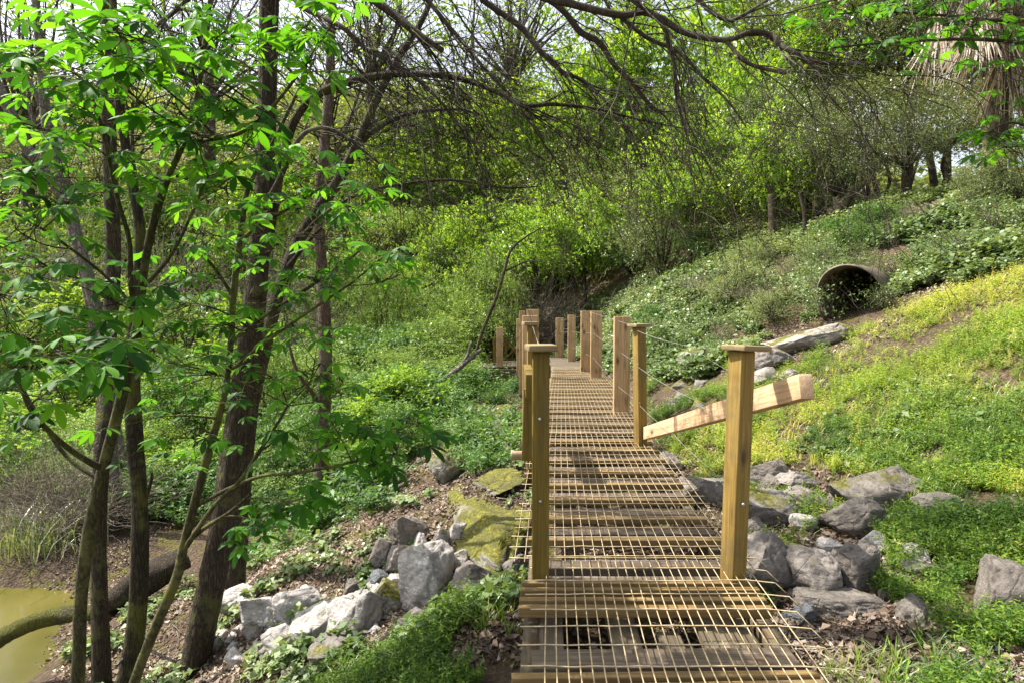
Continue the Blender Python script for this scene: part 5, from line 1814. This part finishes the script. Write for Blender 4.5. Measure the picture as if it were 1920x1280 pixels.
# brambles and ivy over the upper slope
IV = [herb_template(40 + q, 5, 4, .20, .055, LEAF * [1.35, 1, 1], .5) for q in range(5)]
X, Y, Z, px, py = sample(90000, 26, 6, 1.3)
m = ((regmask('slope', px, py) | regmask('far', px, py)) & (vnoise(X, Y, 1.1, 26) + .4 * vnoise(X, Y, 3, 4) > .52)) | (regmask('mossy', px, py) & (vnoise(X, Y, 1.8, 27) > .7))
m &= ~deck_mask(X, Y, .05)
ax_ = np.array([.66, .75]) / np.hypot(.66, .75)
al = (X - mouth[0]) * ax_[0] + (Y - mouth[1]) * ax_[1]
la = np.abs((X - mouth[0]) * ax_[1] - (Y - mouth[1]) * ax_[0])
m &= ~((la < .5) & (al > -.5) & (al < 2.6))
cover("bramble_cover", IV, X[m], Y[m], Z[m], .6, 1.4, M['lf_ivy'], (.9, .5), seed=4, vbias=.08, hmod=.6, lift=.35, align=.4)
# lush shaded undergrowth on the left bank
LU = [herb_template(60 + q, 6, 6, .36, .062, LEAF * [.62, 1, 1], .5) for q in range(5)]
X, Y, Z, px, py = sample(60000, 30, 6, 1.2)
m = regmask('lush', px, py) & (vnoise(X, Y, 1.3, 36) + .4 * vnoise(X, Y, 4, 35) > .58) & ~deck_mask(X, Y, .1) & ~((px > 895) & (px < 1000) & (py > 675) & (py < 775)) & (Z > WATER_Z + .03)
m |= (regmask('litter', px, py) & (vnoise(X, Y, 2.6, 37) > .66) & (Y > 6.5) & (rng.random(len(X)) < .5))
cover("lush_undergrowth", LU, X[m], Y[m], Z[m], .6, 1.5, M['lf_under'], (.7, .5), seed=5, vbias=-.05, hmod=.65, lift=.45, align=.3)
# dry leaves
DL = [(LEAF * [1.3, 1, 3.0] + [0, 0, .01], LEAF_Q), (LEAF * [.8, 1, -3.0] + [0, 0, .04], LEAF_Q)]
LC = []
for q in range(4):
    rr = np.random.default_rng(q)
    n = 7
    az = rr.random(n) * 6.28
    R = frames(np.stack([np.cos(az), np.sin(az), rr.normal(0, .35, n)], -1), np.array([0, 0, 1.0]) + rr.normal(0, .6, (n, 3)))
    LC.append(stamp(DL[q % 2][0], LEAF_Q, R, np.c_[rr.normal(0, .05, (n, 2)), .004 + rr.random(n) * .02], .018 + .034 * rr.random(n)))
X, Y, Z, px, py = sample(60000, 22, 1.2, 1.7)
m = regmask('litter', px, py) | regmask('litR', px, py) | (regmask('slope', px, py) & (vnoise(X, Y, 1.1, 26) < .5)) | (vnoise(X, Y, 1.5, 44) > .6)
m &= ~deck_mask(X, Y, -.05) | (rng.random(len(X)) < .25)
cover("leaf_litter", LC, X[m], Y[m], Z[m], .6, 1.5, M['litter'], (3.2, .5), align=.9, seed=6)
# fallen twigs
tb = MB()
X, Y, Z, px, py = sample(5000, 14, 1.5, 1.6)
m = regmask('litter', px, py) | regmask('litR', px, py) | regmask('slope', px, py)
for x, y, z_ in zip(X[m][:1300], Y[m][:1300], Z[m][:1300]):
    az = rng.random() * 6.28
    L = .08 + .3 * rng.random()
    t = np.linspace(-.5, .5, 4)
    qx, qy = x + math.cos(az) * L * t, y + math.sin(az) * L * t
    p = np.c_[qx, qy, ground_z(qx, qy) + .012 + rng.random() * .03]
    p += rng.normal(0, .01, (4, 3))
    tb.tube(p, np.linspace(.004, .0018, 4), 3)
tag(tb.build("fallen_twigs", M['twig_pale'], None, smooth=True), kind="stuff")
# the far wooded hill reads as one mass
DW = [herb_template(80 + q, 16, 5, 3.4, .42, LEAF * [1.2, 1, 1], .2) for q in range(4)]
n = 9000
Y = 46 + rng.random(n) ** 1.3 * 60
X = (rng.random(n) * 2 - 1) * (Y * 1.15)
m = (vnoise(X, Y, .12, 81) > .1)
cover("distant_woods", DW, X[m], Y[m], ground_z(X[m], Y[m]), .8, 2.2, M['lf_pale'], (.06, .5), seed=9, vbias=-.05, align=0)
# reeds hanging at the creek
rb = MB()
rr = np.random.default_rng(9)
root = empty("reed_clump", P(80, 1060, 8.2), "clump of long pale reed blades bending over the creek", "reeds")
V, Q = blade_template(77, 420, .6, .006)
V[:, :2] += rr.normal(0, .36, (420, 2)).repeat(8, 0)
V += np.array([0, 0, .0])
me = npmesh("blades", V, Q, M['lf_reed'], np.clip(.6 + rr.normal(0, .2, len(Q)), 0, 1))
gz = float(ground_z(root.location[0], root.location[1]))
obj("blades", me, root, (0, 0, max(gz, WATER_Z) - root.location[2]))
